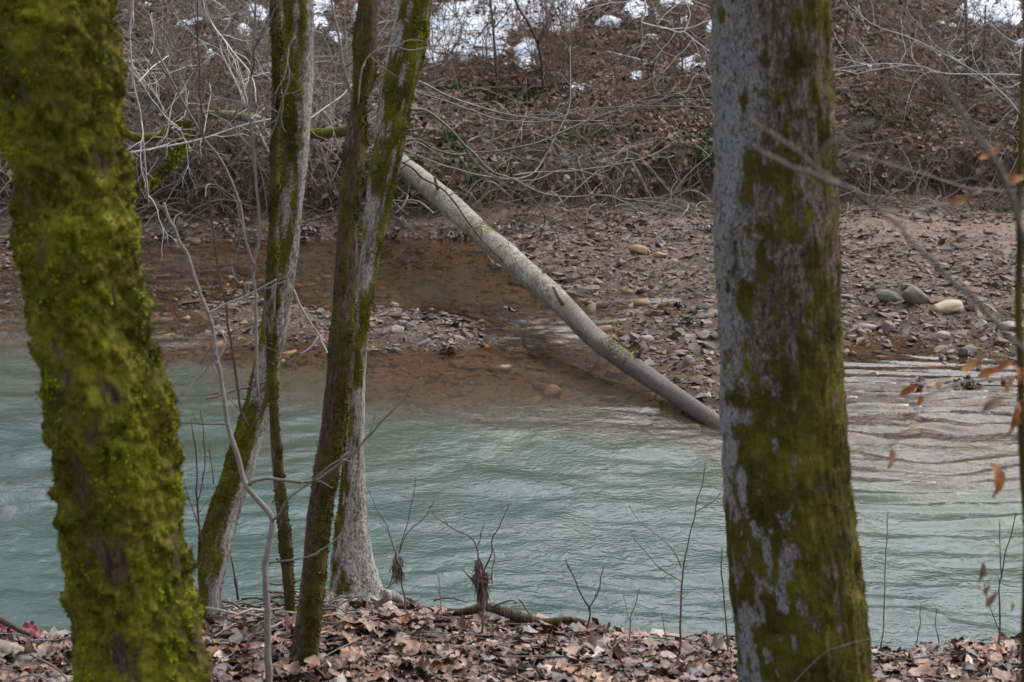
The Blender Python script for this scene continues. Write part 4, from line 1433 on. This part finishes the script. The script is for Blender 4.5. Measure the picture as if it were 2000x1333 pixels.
for pts, w0, w1 in (([(1993, 735), (1940, 742), (1880, 748), (1820, 768), (1750, 777), (1650, 784)], 8, 4), ([(1820, 768), (1800, 748), (1760, 742)], 4, 2.5), ([(1995, 372), (1940, 373), (1880, 365), (1800, 340), (1720, 318), (1640, 293)], 6, 3),
                    ([(1920, 375), (1850, 397), (1790, 412), (1735, 450)], 4, 3), ([(1880, 358), (1860, 330), (1838, 305)], 4, 2.5), ([(1960, 370), (1955, 335), (1968, 290)], 3.5, 2.5), ([(1745, 777), (1742, 820), (1738, 870)], 2, 1.6),
                    ([(1990, 860), (1960, 880), (1942, 905)], 3, 1.6), ([(1998, 1060), (1940, 1080), (1915, 1100)], 3, 1.8), ([(1930, 745), (1915, 720), (1898, 690)], 4, 2), ([(1992, 780), (1960, 790), (1930, 800)], 4, 2)):
    mb = MB()
    twig_px(mb, pts, YB, YB - .1, w0, w1, 6)
    part("branch", mb, grey_twig_m, beech)
rs = np.random.RandomState(15)
BEECH = [plain_leaf(rs, .17, rs.uniform(-.9, .9), rs.uniform(.4, 1.0)) for q in range(5)]
for q, (cx, cy, L_, ang, dull) in enumerate([(1933, 300, 52, 35, 0), (1868, 384, 44, 200, 0), (1890, 380, 36, 100, 1), (1985, 354, 44, 25, 0), (1978, 345, 30, 60, 0), (1900, 712, 56, 38, 0), (1932, 728, 50, 25, 0), (1960, 716, 44, 30, 0), (1985, 734, 46, 80, 0), (1972, 752, 40, 60, 0), (1833, 750, 34, 100, 0), (1776, 764, 48, 40, 0), (1793, 780, 36, 110, 0),
                                             (1940, 790, 56, 32, 1), (1975, 822, 62, 100, 0), (1985, 800, 50, 95, 0), (1720, 760, 16, 90, 0), (1736, 892, 50, 95, 0), (1938, 938, 76, 88, 0), (1914, 1118, 46, 100, 1), (1925, 1148, 44, 95, 1), (1938, 1172, 40, 55, 1), (1975, 1185, 22, 95, 1)]):
    c0 = at_y(np.array(float(cx)), np.array(float(cy)), YB - .06)
    s_ = L_ / F * float(depth(c0))
    Vv, Tt_ = BEECH[q % 5]
    a_ = R(ang)
    xa = np.array((math.cos(a_), 0.15 * math.sin(q), -math.sin(a_) if ang > 60 and ang < 180 else math.sin(a_)))
    xa /= np.linalg.norm(xa)
    za = np.cross(xa, np.array((.3 * math.sin(q * 2.1), 1, .4 * math.cos(q)))); za /= np.linalg.norm(za)
    za = za * .45 + np.array((0, -1, 0)) * .8
    za -= xa * (za @ xa); za /= np.linalg.norm(za)
    M = np.stack([xa, np.cross(za, xa), za], -1)
    mb = MB()
    mb.add((Vv * s_) @ M.T + c0, None, Tt_)
    part("leaf", mb, beech_dull_m if dull else beech_leaf_m, beech)

# ------------------------------------------------------------------ far bank thicket
def grow(mb, p, d, L, r, lvl, rs_, up, wig, kids, leaves=None, sides=4):
    n = max(5, int(6 * L / .5))
    n = min(n, 11)
    pts = [p]
    for s_ in range(n - 1):
        d = d + rs_.randn(3) * wig + np.array((0, 0, up)) * (1 if lvl else .3)
        d /= np.linalg.norm(d)
        pts.append(pts[-1] + d * L / (n - 1))
    pts = np.array(pts)
    tube(mb, pts, np.linspace(r, r * .5, n), sides if lvl == 0 else 3, False)
    if leaves is not None and lvl > 0 and rs_.rand() < .35:
        leaves.append(pts[-1])
    if lvl < len(kids):
        for q in range(kids[lvl]):
            k = rs_.randint(1, n)
            t = pts[min(k, n - 1)] - pts[k - 1]
            t /= np.linalg.norm(t)
            dd = t * .7 + rs_.randn(3) * .65
            dd /= np.linalg.norm(dd)
            grow(mb, pts[k], dd, L * rs_.uniform(.35, .6), r * .55, lvl + 1, rs_, up, wig, kids, leaves, sides)


def shrub_proto(kind, seed):
    rs_ = np.random.RandomState(seed)
    mb = MB()
    lv = [] if kind == "brown" else None
    if kind == "pale":                                      # long arching briar canes and bare twigs
        for q in range(rs_.randint(4, 7)):
            a = rs_.rand() * 6.28
            d = np.array((math.cos(a) * .8, math.sin(a) * .5, rs_.uniform(.4, 1.2)))
            grow(mb, rs_.randn(3) * np.array((.1, .1, 0)), d / np.linalg.norm(d), rs_.uniform(1.0, 1.9), rs_.uniform(.005, .009), 0, rs_, -.05, .11, (6, 4), None)
    elif kind == "brown":                                   # upright stems with dead leaves still on
        for q in range(rs_.randint(4, 8)):
            d = np.array((rs_.randn() * .25, rs_.randn() * .2, 1.0))
            grow(mb, rs_.randn(3) * np.array((.16, .12, 0)), d / np.linalg.norm(d), rs_.uniform(.7, 1.5), rs_.uniform(.006, .011), 0, rs_, .03, .15, (6, 3), lv)
    else:                                                   # low dense tangle
        for q in range(10):
            a = rs_.rand() * 6.28
            d = np.array((math.cos(a), math.sin(a) * .6, rs_.uniform(.1, .7)))
            grow(mb, rs_.randn(3) * np.array((.25, .15, 0)), d / np.linalg.norm(d), rs_.uniform(.5, 1.1), rs_.uniform(.004, .007), 0, rs_, -.04, .12, (5, 2), None)
    lm = None
    if lv:
        lm = MB()
        lv = np.array(lv)
        n = len(lv)
        scatter(lm, LEAVES, lv, rot_from(rs_.randn(n, 3), rs_.rand(n) * 6.28), np.full((n, 3), .075) * rs_.uniform(.6, 1.2, (n, 1)), rs_.randint(0, 18, n))
    return mb, lm


PROTO = {}
for kind, mt, cnt in (("pale", pale_twig_m, 5), ("grey", grey_twig_m, 4), ("brown", brown_twig_m, 5), ("tangle", brown_twig_m, 4)):
    PROTO[kind] = []
    for q in range(cnt):
        kk = "pale" if kind == "grey" else kind
        a, b = shrub_proto(kk, 500 + q * 7 + len(kind))
        PROTO[kind].append((a.mesh("shrub", mt, True), b.mesh("dead_leaves", far_leaf_m, True) if b else None))


LAND = [(30, "left of the mossy trunk"), (330, "just right of the mossy trunk"), (430, "between mossy trunk and bending tree"), (520, "just left of the bending tree"), (620, "right of the bending tree"), (740, "behind the brown stem and white tree"), (860, "just right of the white barked tree"),
        (930, "at the left rim of the main snow"), (1010, "in front of the main snow"), (1090, "right of the main snow"), (1190, "under the small snow strip"), (1290, "midway from snow to big trunk"), (1400, "close left of the big trunk"), (1700, "close right of the big trunk"), (1800, "further right of the big trunk"), (1880, "left of the straight dark sapling"), (1950, "at the small upper right snow"), (9999, "at the right frame edge")]
USED = {}


def place_shrub(kind, px, py, scale, label, group, rs_):
    for tries in range(60):
        spot = next(t for a, t in LAND if px <= a)
        size = "large" if scale > .84 else "middling" if scale > .66 else "small"
        high = "high up the slope" if py < 110 else "halfway upslope" if py < 230 else "low down"
        text = "%s %s shrub %s %s" % (size, label, spot, high)
        if text not in USED:
            break
        px = float(np.clip(px + rs_.uniform(-110, 110), *((-70, 20) if px < 25 else (225, 740) if px < 745 else (755, 1392) if px < 1400 else (1640, 2040))))
        py = float(np.clip(py + rs_.uniform(-70, 70), 12, 400)); scale = float(np.clip(scale + rs_.uniform(-.12, .12), .3, 1.05))
    USED[text] = 1
    label = text
    p = hit(px, py, 20.0)
    me, lm = PROTO[kind][rs_.randint(len(PROTO[kind]))]
    o = link("shrub", me, None, [float(p[0]), float(p[1]), float(p[2]) - .02])
    o.rotation_euler = (0, 0, rs_.rand() * 6.28)
    o.scale = (scale, scale, scale)
    tag(o, label, "shrub", group)
    if lm:
        c = link("dead_leaves", lm, o)
        c["kind"] = "stuff"


rs = np.random.RandomState(91)
GP = "bare shrubs of the far bank thicket"
for q in range(46):
    place_shrub(rs.choice(["pale", "grey", "grey", "brown"]), rs.uniform(230, 720), rs.uniform(40, 340), rs.uniform(.55, 1.05), "pale arching", GP + " at the left", rs)
for q in range(20):
    place_shrub("tangle", rs.uniform(230, 700), rs.uniform(90, 390), rs.uniform(.6, 1.0), "brown tangled", GP + " low at the left", rs)
for q in range(30):
    place_shrub("brown", rs.uniform(830, 1390), rs.uniform(30, 190), rs.uniform(.5, .95), "upright withered", GP + " round the snow", rs)
for q in range(22):
    place_shrub("tangle", rs.uniform(840, 1390), rs.uniform(40, 200), rs.uniform(.6, 1.0), "low twiggy", GP + " below the snow", rs)
for q in range(24):
    place_shrub("brown" if rs.rand() < .65 else "grey", rs.uniform(1640, 2040), rs.uniform(10, 240), rs.uniform(.55, 1.0), "bare brown", GP + " at the right", rs)
for q in range(20):
    place_shrub("tangle", rs.uniform(1640, 2040), rs.uniform(60, 380), rs.uniform(.5, .9), "low brushy", GP + " low at the right", rs)
for q in range(18):
    place_shrub("tangle", rs.uniform(760, 1390), rs.uniform(250, 420), rs.uniform(.3, .55), "sparse twiggy", GP + " on the mud", rs)
for q in range(5):
    place_shrub("grey", rs.uniform(-60, 20), rs.uniform(150, 420), rs.uniform(.6, .9), "bare grey", GP + " by the left edge", rs)

# slim dark saplings on the slope top
for q, (pts, w, lab) in enumerate([([(975, 185), (968, 120), (962, 50), (955, -30)], 9, "dark upright sapling stem in front of the main snow patch"), ([(1062, 185), (1055, 110), (1040, 60), (1010, 10), (1000, -30)], 8, "brown leaning sapling at the right rim of the main snow"),
                                   ([(1112, 215), (1113, 150), (1110, 80)], 4, "thin dark shoot right of the snow on the leafy slope"), ([(1888, 195), (1889, 120), (1886, 40), (1887, -40)], 12, "dark straight sapling stem beside the small snow at upper right"),
                                   ([(1335, 165), (1330, 90), (1322, 40), (1315, -20)], 5, "grey sapling stem close left of the big trunk top"), ([(860, 130), (900, 70), (890, 30), (850, -10)], 4, "arching dark cane over the left part of the snow"),
                                   ([(1920, 180), (1922, 100), (1925, 10)], 7, "second dark stem right of the straight sapling at upper right"), ([(1650, 130), (1652, 70), (1660, -10)], 6, "dark thin stem rising just right of the big trunk top"),
                                   ([(540, 330), (470, 180), (430, 90), (450, 30), (400, -10)], 5, "pale crooked sapling in the thicket behind the slim trees")]):
    b = hit(pts[0][0], pts[0][1], 20.0)
    sapling(lab, [(pts, float(b[1]), float(b[1]), w, w * .6)], dark_twig_m if q != 8 else pale_twig_m, "sapling", "sapling", "slim saplings on the far slope", 8, .45, 120 + q, 2)

# the bare wood that goes on up the hill, mirrored in the creek
mb = MB()
rs = np.random.RandomState(707)
for q in range(40):
    y0 = 42 + 55 * rs.rand() ** 1.2
    x0 = rs.uniform(-1, 1) * (18 + y0 * .55)
    b = np.array((x0, y0, float(H(np.array(x0), np.array(y0))) - .2))
    h_ = rs.uniform(8, 15)
    grow(mb, b, np.array((rs.randn() * .05, rs.randn() * .05, 1.0)), h_, rs.uniform(.10, .24), 0, rs, .06, .05, (9, 3), None, 5)
o = link("bare_wood", mb.mesh("bare_wood", mat_plain("wood_bark", (.06, .05, .042), (.17, .145, .125), 6, .85, .15), True))
tag(o, kind="stuff")

# white twigs reaching in at the upper right and upper left, over the far bank
for q, (lines, lab) in enumerate([
        ([([(2060, 250), (2000, 228), (1970, 195), (1920, 150), (1880, 125), (1790, 80), (1700, 45), (1668, 12)], 12, 12, 5, 2.2), ([(1880, 125), (1850, 100), (1870, 70)], 12, 12, 3, 2)], "long pale bough sloping down at upper right"),
        ([([(2060, 150), (2000, 147), (1850, 145), (1800, 132), (1720, 125), (1632, 134)], 12.5, 12, 5, 2.2), ([(1850, 145), (1780, 128), (1695, 138)], 12, 12, 3, 2)], "pale level bough pointing at the big trunk, upper right"),
        ([([(2050, 118), (2000, 92), (1960, 70), (1910, 25), (1885, -20)], 12, 12, 4.5, 2.5)], "pale steep twig by the small snow patch, upper right"),
        ([([(1250, -30), (1262, 20), (1255, 45), (1300, 55), (1335, 62), (1347, 30), (1340, 0)], 9.5, 9.5, 5, 2.5), ([(1335, 62), (1370, 90), (1400, 110)], 9.5, 9.5, 3, 2)], "dark kinked twig hanging in from the top edge"),
        ([([(240, 120), (280, 170), (300, 200), (330, 235), (350, 250)], 11, 12, 7, 3), ([(270, 160), (300, 130), (330, 110)], 11, 11.5, 3, 2)], "pale bough right behind the mossy trunk, upper left"),
        ([([(262, -20), (255, 60), (260, 150), (275, 230), (285, 330), (290, 400)], 10, 10, 5, 3)], "thin pale hanging stem nearest the mossy trunk"),
        ([([(395, -10), (410, 40), (450, 95), (490, 145), (500, 200)], 10.5, 10, 5, 3)], "white curving twig left of the slim stems, at top"),
        ([([(560, 255), (600, 235), (650, 200), (690, 160), (735, 40)], 9, 9.5, 4, 2)], "fine pale twig between the slim trees"),
        ([([(240, 300), (330, 285), (400, 270), (470, 245), (530, 232)], 14, 14, 6, 3)], "grey level bough low in the thicket left")]):
    sapling(lab, lines, pale_twig_m, "bare_branch", "branch", "pale boughs reaching over the far bank", 9, .45, 150 + q * 3, 2)

# mossy dead branch lying in the thicket
mb = MB()
dead = thing("dead_branch", "mossy dead bough lying across the thicket on far bank", "branch", hit(450, 330, 20.0))
P = twig_px(mb, [(235, 262), (300, 270), (350, 242), (400, 225), (450, 228), (510, 236), (560, 250), (620, 260), (700, 250)], 20.5, 20.5, 17, 22, 10, .02)
part("limb", mb, bark_white_m, dead, attrs={"moss": np.clip(.35 + .5 * fbm(np.concatenate(mb.V)[:, 0] * 1.5, 0, 0, 3, 311), 0, 1), "lichen": np.full(mb.n, .4), "bark": np.concatenate(mb.V)})
m2 = MB()
P2 = twig_px(m2, [(365, 238), (360, 280), (340, 316), (310, 346), (285, 368)], 20.5, 20.3, 15, 11, 8, .01)
part("limb", m2, bark_brown_m, dead, attrs={"moss": np.full(m2.n, .6), "lichen": np.full(m2.n, .2), "bark": np.concatenate(m2.V)})
rs = np.random.RandomState(5)
mb = MB()
for PP in (P[8:30], P2):
    kk = rs.randint(0, len(PP), 1400)
    nn = rs.randn(1400, 3)
    nn[:, 2] = np.abs(nn[:, 2]) * .8
    nn /= np.linalg.norm(nn, axis=1)[:, None]
    blades(mb, PP[kk] + nn * .045 + rs.randn(1400, 3) * np.array((.03, .01, .01)), nn, .04, .015, rs, .7, .3)
o = part("moss", mb, moss_dull_m, dead)
o["kind"] = "stuff"

# loose sticks, roots and dry vines lying on the far bank
mb = MB()
rs = np.random.RandomState(61)
for q in range(2600):
    x0 = rs.uniform(-7.5, 7.5); y0 = 22.0 + 8.5 * rs.rand() ** 1.5
    L_ = rs.uniform(.25, 1.1); a_ = rs.choice([0, math.pi]) + rs.randn() * .55
    n = 7
    t = np.linspace(0, 1, n)
    xx = x0 + np.cos(a_ + rs.randn() * .8 * t) * L_ * t; yy = y0 + np.sin(a_ + rs.randn() * .8 * t) * L_ * t
    zz = H(xx, yy) + .01 + rs.uniform(0, .16) * np.sin(math.pi * t) + .03 * rs.rand()
    tube(mb, np.stack([xx, yy, zz], -1), np.linspace(1, .5, n) * rs.uniform(.003, .010), 3, False)
o = link("twig_litter", mb.mesh("twig_litter", mat_pieces("loose_twig", [(0, (.06, .043, .035)), (.35, (.14, .105, .085)), (.7, (.24, .20, .175)), (1, (.36, .33, .30))], .75, .2, 40, .3, .2), True), far_bank)
tag(o, kind="stuff")

rs = np.random.RandomState(66)
for q in range(26):
    x0 = rs.uniform(-6, 6); y0 = rs.uniform(22.6, 29)
    a_ = rs.randn() * .45 + rs.choice([0, math.pi]); L_ = rs.uniform(.9, 2.4); n = 14
    t = np.linspace(0, 1, n)
    xx = x0 + np.cos(a_) * L_ * t + np.cumsum(rs.randn(n)) * .02; yy = np.clip(y0 + np.sin(a_) * L_ * t, 22.3, 31)
    zz = np.maximum(H(xx, yy) + .03, np.interp(t, [0, 1], [H(xx[:1], yy[:1])[0], H(xx[-1:], yy[-1:])[0]]) + .05)
    mb = MB()
    tube(mb, np.stack([xx, yy, zz], -1), np.linspace(1, .45, n) * rs.uniform(.010, .022), 6)
    link("fallen_stick", mb.mesh("fallen_stick", [grey_twig_m, dark_twig_m, brown_twig_m, pale_twig_m][rs.choice(4, p=[.4, .2, .25, .15])]), far_bank)
mb = MB()
for q in range(240):
    x0 = rs.uniform(-2.4, 2.4)
    ye_ = float(np.interp(x0, EDGE_W[:, 0], EDGE_W[:, 1]))
    y0 = ye_ - rs.rand() * 1.2
    a_ = rs.rand() * 6.28; L_ = rs.uniform(.06, .32); n = 5
    t = np.linspace(-.5, .5, n)
    xx = x0 + np.cos(a_) * L_ * t; yy = y0 + np.sin(a_) * L_ * t
    tube(mb, np.stack([xx, yy, H(xx, yy) + .045 + .02 * rs.rand() + rs.randn(n) * .004], -1), np.linspace(1, .6, n) * rs.uniform(.0014, .004), 4, False)
o = link("twig_litter", mb.mesh("twig_litter", heap_m, True), near_bank)
tag(o, kind="stuff")

# bare roots hanging out of the eroded edge
mb = MB()
rs = np.random.RandomState(62)
for q in range(260):
    x0 = rs.uniform(-6.5, 6.5)
    yy = np.arange(22.0, 24.2, .02)
    zz = H(np.full_like(yy, x0), yy)
    k = np.argmax(np.gradient(zz)) + rs.randint(-4, 9)
    k = min(max(k, 6), len(yy) - 2)
    n = 7
    t = np.linspace(0, 1, n)
    drop = rs.uniform(.15, .5)
    xx = x0 + np.cumsum(rs.randn(n) * .035)
    y2 = yy[k] + .12 - t * (.35 + drop * .6)
    z2 = np.maximum(H(xx, y2) + .015, zz[k] + .02 - drop * t ** 1.5)
    tube(mb, np.stack([xx, y2, z2], -1), np.linspace(1, .4, n) * rs.uniform(.004, .012), 4, False)
o = link("roots", mb.mesh("roots", mat_pieces("root_bark", [(0, (.03, .02, .014)), (.6, (.075, .05, .036)), (1, (.16, .12, .095))], .8, .1, 40, .3, .2), True), far_bank)
tag(o, kind="stuff")

# green growth on the mud face
def ground_cover(name, n, sampler, length, width, mat, per=14, parent=far_bank, seed=3):
    rs_ = np.random.RandomState(seed)
    x_, y_ = sampler(rs_, n)
    x_ = np.repeat(x_, per) + rs_.randn(n * per) * .05; y_ = np.repeat(y_, per) + rs_.randn(n * per) * .05
    P_ = np.stack([x_, y_, H(x_, y_)], -1)
    mb_ = MB()
    blades(mb_, P_, np.tile(np.array((0, -.15, 1.0)), (n * per, 1)), length, width, rs_, .55, .2)
    o_ = link(name, mb_.mesh(name, mat, True), parent)
    tag(o_, kind="stuff")


green_m = mat_pieces("green_herb", [(0, (.03, .055, .015)), (.5, (.06, .11, .03)), (1, (.11, .16, .06))], .7, .2, 20, .3, .2)
dry_m = mat_pieces("dry_grass", [(0, (.10, .075, .045)), (.5, (.20, .155, .10)), (1, (.30, .25, .18))], .8, .2, 20, .3, .2)


def face(rs_, n):
    x_ = rs_.uniform(-7, 7, n * 6); y_ = rs_.uniform(22.3, 26.0, n * 6)
    k_ = fbm(x_ * 1.2, y_ * 1.2, 0, 3, 333) > .22
    return x_[k_][:n], y_[k_][:n]


def brow(rs_, n):
    return rs_.uniform(-7, 7, n), rs_.uniform(23.0, 31.0, n)


def few(n):
    rs_ = np.random.RandomState(3)
    a, b = face(rs_, n)
    return len(a)


ground_cover("ground_cover", few(750), face, .085, .022, green_m, 14, far_bank, 3)
ground_cover("dry_grass", 700, brow, .22, .007, dry_m, 9, far_bank, 7)

# fern by the big trunk on the far bank
fb = hit(1383, 325, 20.0)
mb = MB()
rs = np.random.RandomState(8)
for q in range(11):
    a_ = rs.rand() * 6.28
    d = np.array((math.cos(a_) * .5, math.sin(a_) * .4, 1.0)); d /= np.linalg.norm(d)
    t = np.linspace(0, 1, 12)[:, None]
    L_ = rs.uniform(.25, .42)
    P = fb + d * t * L_ + np.array((math.cos(a_), math.sin(a_), -.9)) * t ** 2 * L_ * .45
    tube(mb, P, .004, 3, False)
    for k in range(2, 12):
        s_ = np.cross(P[k] - P[k - 1], (0, 0, 1.0)); s_ /= np.linalg.norm(s_) + 1e-9
        for sg in (-1, 1):
            w_ = .075 * (1 - k / 13)
            tip = P[k] + sg * s_ * w_ + (P[k] - P[k - 1]) * .6
            mb.add([P[k], P[k] + (P[k] - P[k - 1]) * .9, tip], None, [(0, 1, 2)])
solo("fern", mb, green_m, "green fern on the far bank peeping out beside the big trunk", "fern", loc=fb)

# ------------------------------------------------------------------ things on the near bank
# fallen branch along the brink
fbm_ = MB()
FP = [(755, 1182, 7.66), (830, 1190, 7.6), (900, 1196, 7.55), (950, 1186, 7.52), (1000, 1200, 7.5), (1060, 1216, 7.45), (1110, 1211, 7.42), (1160, 1222, 7.4)]
P = smooth_line(np.array([at_y(np.array(float(a)), np.array(float(b)), c) for a, b, c in FP]), 40)
tube(fbm_, P, np.interp(np.linspace(0, 1, 40), [0, .35, .6, 1], [.010, .016, .022, .012]), 10)
br = thing("fallen_branch", "grey mossy fallen branch lying along the brink of near bank", "branch", P[20])
part("limb", fbm_, bark_brown_m, br, attrs={"moss": np.clip(.25 + .5 * fbm(np.concatenate(fbm_.V)[:, 0] * 4, 0, 0, 3, 321), 0, 1), "lichen": np.full(fbm_.n, .35), "bark": np.concatenate(fbm_.V)})
for pts in ([(955, 1192), (948, 1165), (944, 1150)], [(845, 1172), (880, 1168), (915, 1178)], [(960, 1186), (1000, 1172), (1010, 1180)], [(1110, 1212), (1150, 1228), (1190, 1245)], [(1015, 1170), (1030, 1195), (1040, 1208)]):
    mb = MB()
    twig_px(mb, pts, 7.5, 7.5, 5, 3)
    part("twig", mb, brown_twig_m, br)

# drift sticks heaped between the two slim trees
heap = thing("stick_heap", "heap of dead flood sticks piled between the slim trees", "sticks", hit(520, 1215, 5.5, 8.2))
rs = np.random.RandomState(33)
for q in range(110):
    cx = rs.uniform(430, 680); cy = rs.uniform(1185, 1262) - 30 * (abs(cx - 600) < 70)
    p = hit(cx, min(cy + 15, 1300), 5.5, 8.1)
    L_ = rs.uniform(.10, .36); a_ = rs.randn() * .5 + rs.choice([0, math.pi]) + .25
    d = np.array((math.cos(a_), math.sin(a_) * .9, rs.randn() * .12))
    t = np.linspace(-.5, .5, 6)[:, None]
    P = p + d * t * L_ + np.array((0, 0, 1)) * (.012 + .07 * rs.rand() ** 1.5) + rs.randn(6, 3) * .006
    mb = MB()
    tube(mb, P, np.linspace(1, .6, 6) * rs.uniform(.0025, .008), 5)
    part("stick", mb, heap_m, heap)

# lower left corner: short log, red leaves, stick
lg = MB()
P = smooth_line([hit(-90, 1285, 5.2, 8) + (0, 0, .04), hit(30, 1300, 5.2, 8) + (0, 0, .03), hit(135, 1350, 5.0, 8) + (0, 0, .0)], 60)
Tt, Nn, Bb = frames(P)
aa = np.linspace(0, 2 * math.pi, 28, endpoint=False)
lum = (.058 * np.linspace(1, .72, 60))[:, None] * (1 + .12 * fbm(np.cos(aa)[None] + 0 * P[:, :1], np.sin(aa)[None], np.linspace(0, 8, 60)[:, None], 4, 341))
V = P[:, None] + lum[..., None] * (np.cos(aa)[None, :, None] * Nn[:, None] + np.sin(aa)[None, :, None] * Bb[:, None])
grid_tube(lg, V)
solo("rotting_log", lg, mat_plain("rotten_wood", (.13, .105, .085), (.34, .29, .25), 22, .85, .15, .9), "short rotting grey log in the lower left corner of the bank", "log")
st_m = MB()
twig_px(st_m, [(-30, 1195), (20, 1222), (60, 1240)], 7.3, 7.2, 16, 8, 8)
solo("dead_stick", st_m, dark_twig_m, "short black stick at the left edge by the mossy boulder", "stick")
red_m = mat_pieces("red_leaf", [(0, (.14, .02, .025)), (.5, (.22, .028, .035)), (1, (.28, .06, .05))], .5, .4, 30, .3, .2)
for q, (cx, cy, s_) in enumerate([(8, 1252, .075), (30, 1256, .06), (62, 1250, .07), (78, 1262, .075), (95, 1268, .06), (50, 1262, .055), (18, 1264, .05)]):
    p = hit(cx, cy, 5.2, 8)
    Vv, Tt_ = LEAVES[q]
    mb = MB()
    Rm = rot_from(np.array([[.25 * math.sin(q * 3), -.35, 1.]]), np.array([q * 1.3]))[0]
    mb.add((Vv * s_ * 1.2) @ Rm.T + p + (0, 0, .05), None, Tt_)
    solo("red_leaf", mb, red_m, ["crimson fallen leaf at the very left edge, below the black stick", "crimson fallen leaf second from the left frame edge", "crimson fallen leaf in the middle of the red cluster, upper row", "crimson fallen leaf toward the mossy trunk, fourth of the red cluster", "crimson fallen leaf closest to the mossy trunk", "small crimson leaf under the middle of the red cluster", "smallest crimson leaf low at the left of the red cluster"][q], "leaf", "crimson leaves by the mossy boulder", loc=p)
for q, (pts, lab) in enumerate([([(60, 1280), (115, 1310), (140, 1345)], "thin bare twig beside the rotting log"), ([(0, 1340), (60, 1318), (120, 1345)], "grey twig lying in front of the rotting log")]):
    mb = MB()
    twig_px(mb, pts, 6.3, 6.2, 7, 4)
    solo("dead_stick", mb, grey_twig_m, lab, "stick")

# dark leaf clots stranded along the water line
CL = [(590, 490, 26), (760, 462, 50), (1010, 450, 60), (905, 470, 46), (880, 690, 20), (1345, 640, 34), (1320, 470, 60), (1380, 452, 50), (330, 470, 60), (450, 462, 60), (600, 460, 50), (1890, 766, 30), (1320, 610, 22), (885, 640, 24), (1790, 770, 20), (1000, 640, 16)]
rs = np.random.RandomState(19)
mb = MB()
for cx, cy, w in CL:
    p = hit(cx, cy, 12.0)
    n = int(w * .5) + 3
    ww = w / F * float(depth(p)) * .5
    pp = p + rs.randn(n, 3) * np.array((ww * .7, ww * .6, .012)) + (0, 0, .015)
    pp[:, 2] = np.maximum(H(pp[:, 0], pp[:, 1]), 0) + .012 + .05 * rs.rand(n)
    nn = rs.randn(n, 3) * .35; nn[:, 2] = 1
    scatter(mb, LEAVES, pp, rot_from(nn, rs.rand(n) * 6.28), np.full((n, 3), .075) * rs.uniform(.7, 1.4, (n, 1)), rs.randint(0, 18, n))
wet_leaf_m = mat_pieces("wet_leaf", [(0, (.025, .017, .017)), (.5, (.055, .035, .032)), (.85, (.10, .06, .05)), (1, (.17, .11, .09))], .35, .5, 20, .3, .2)
o = link("wet_leaves", mb.mesh("wet_leaves", wet_leaf_m, True), creek_bed)
tag(o, kind="stuff")
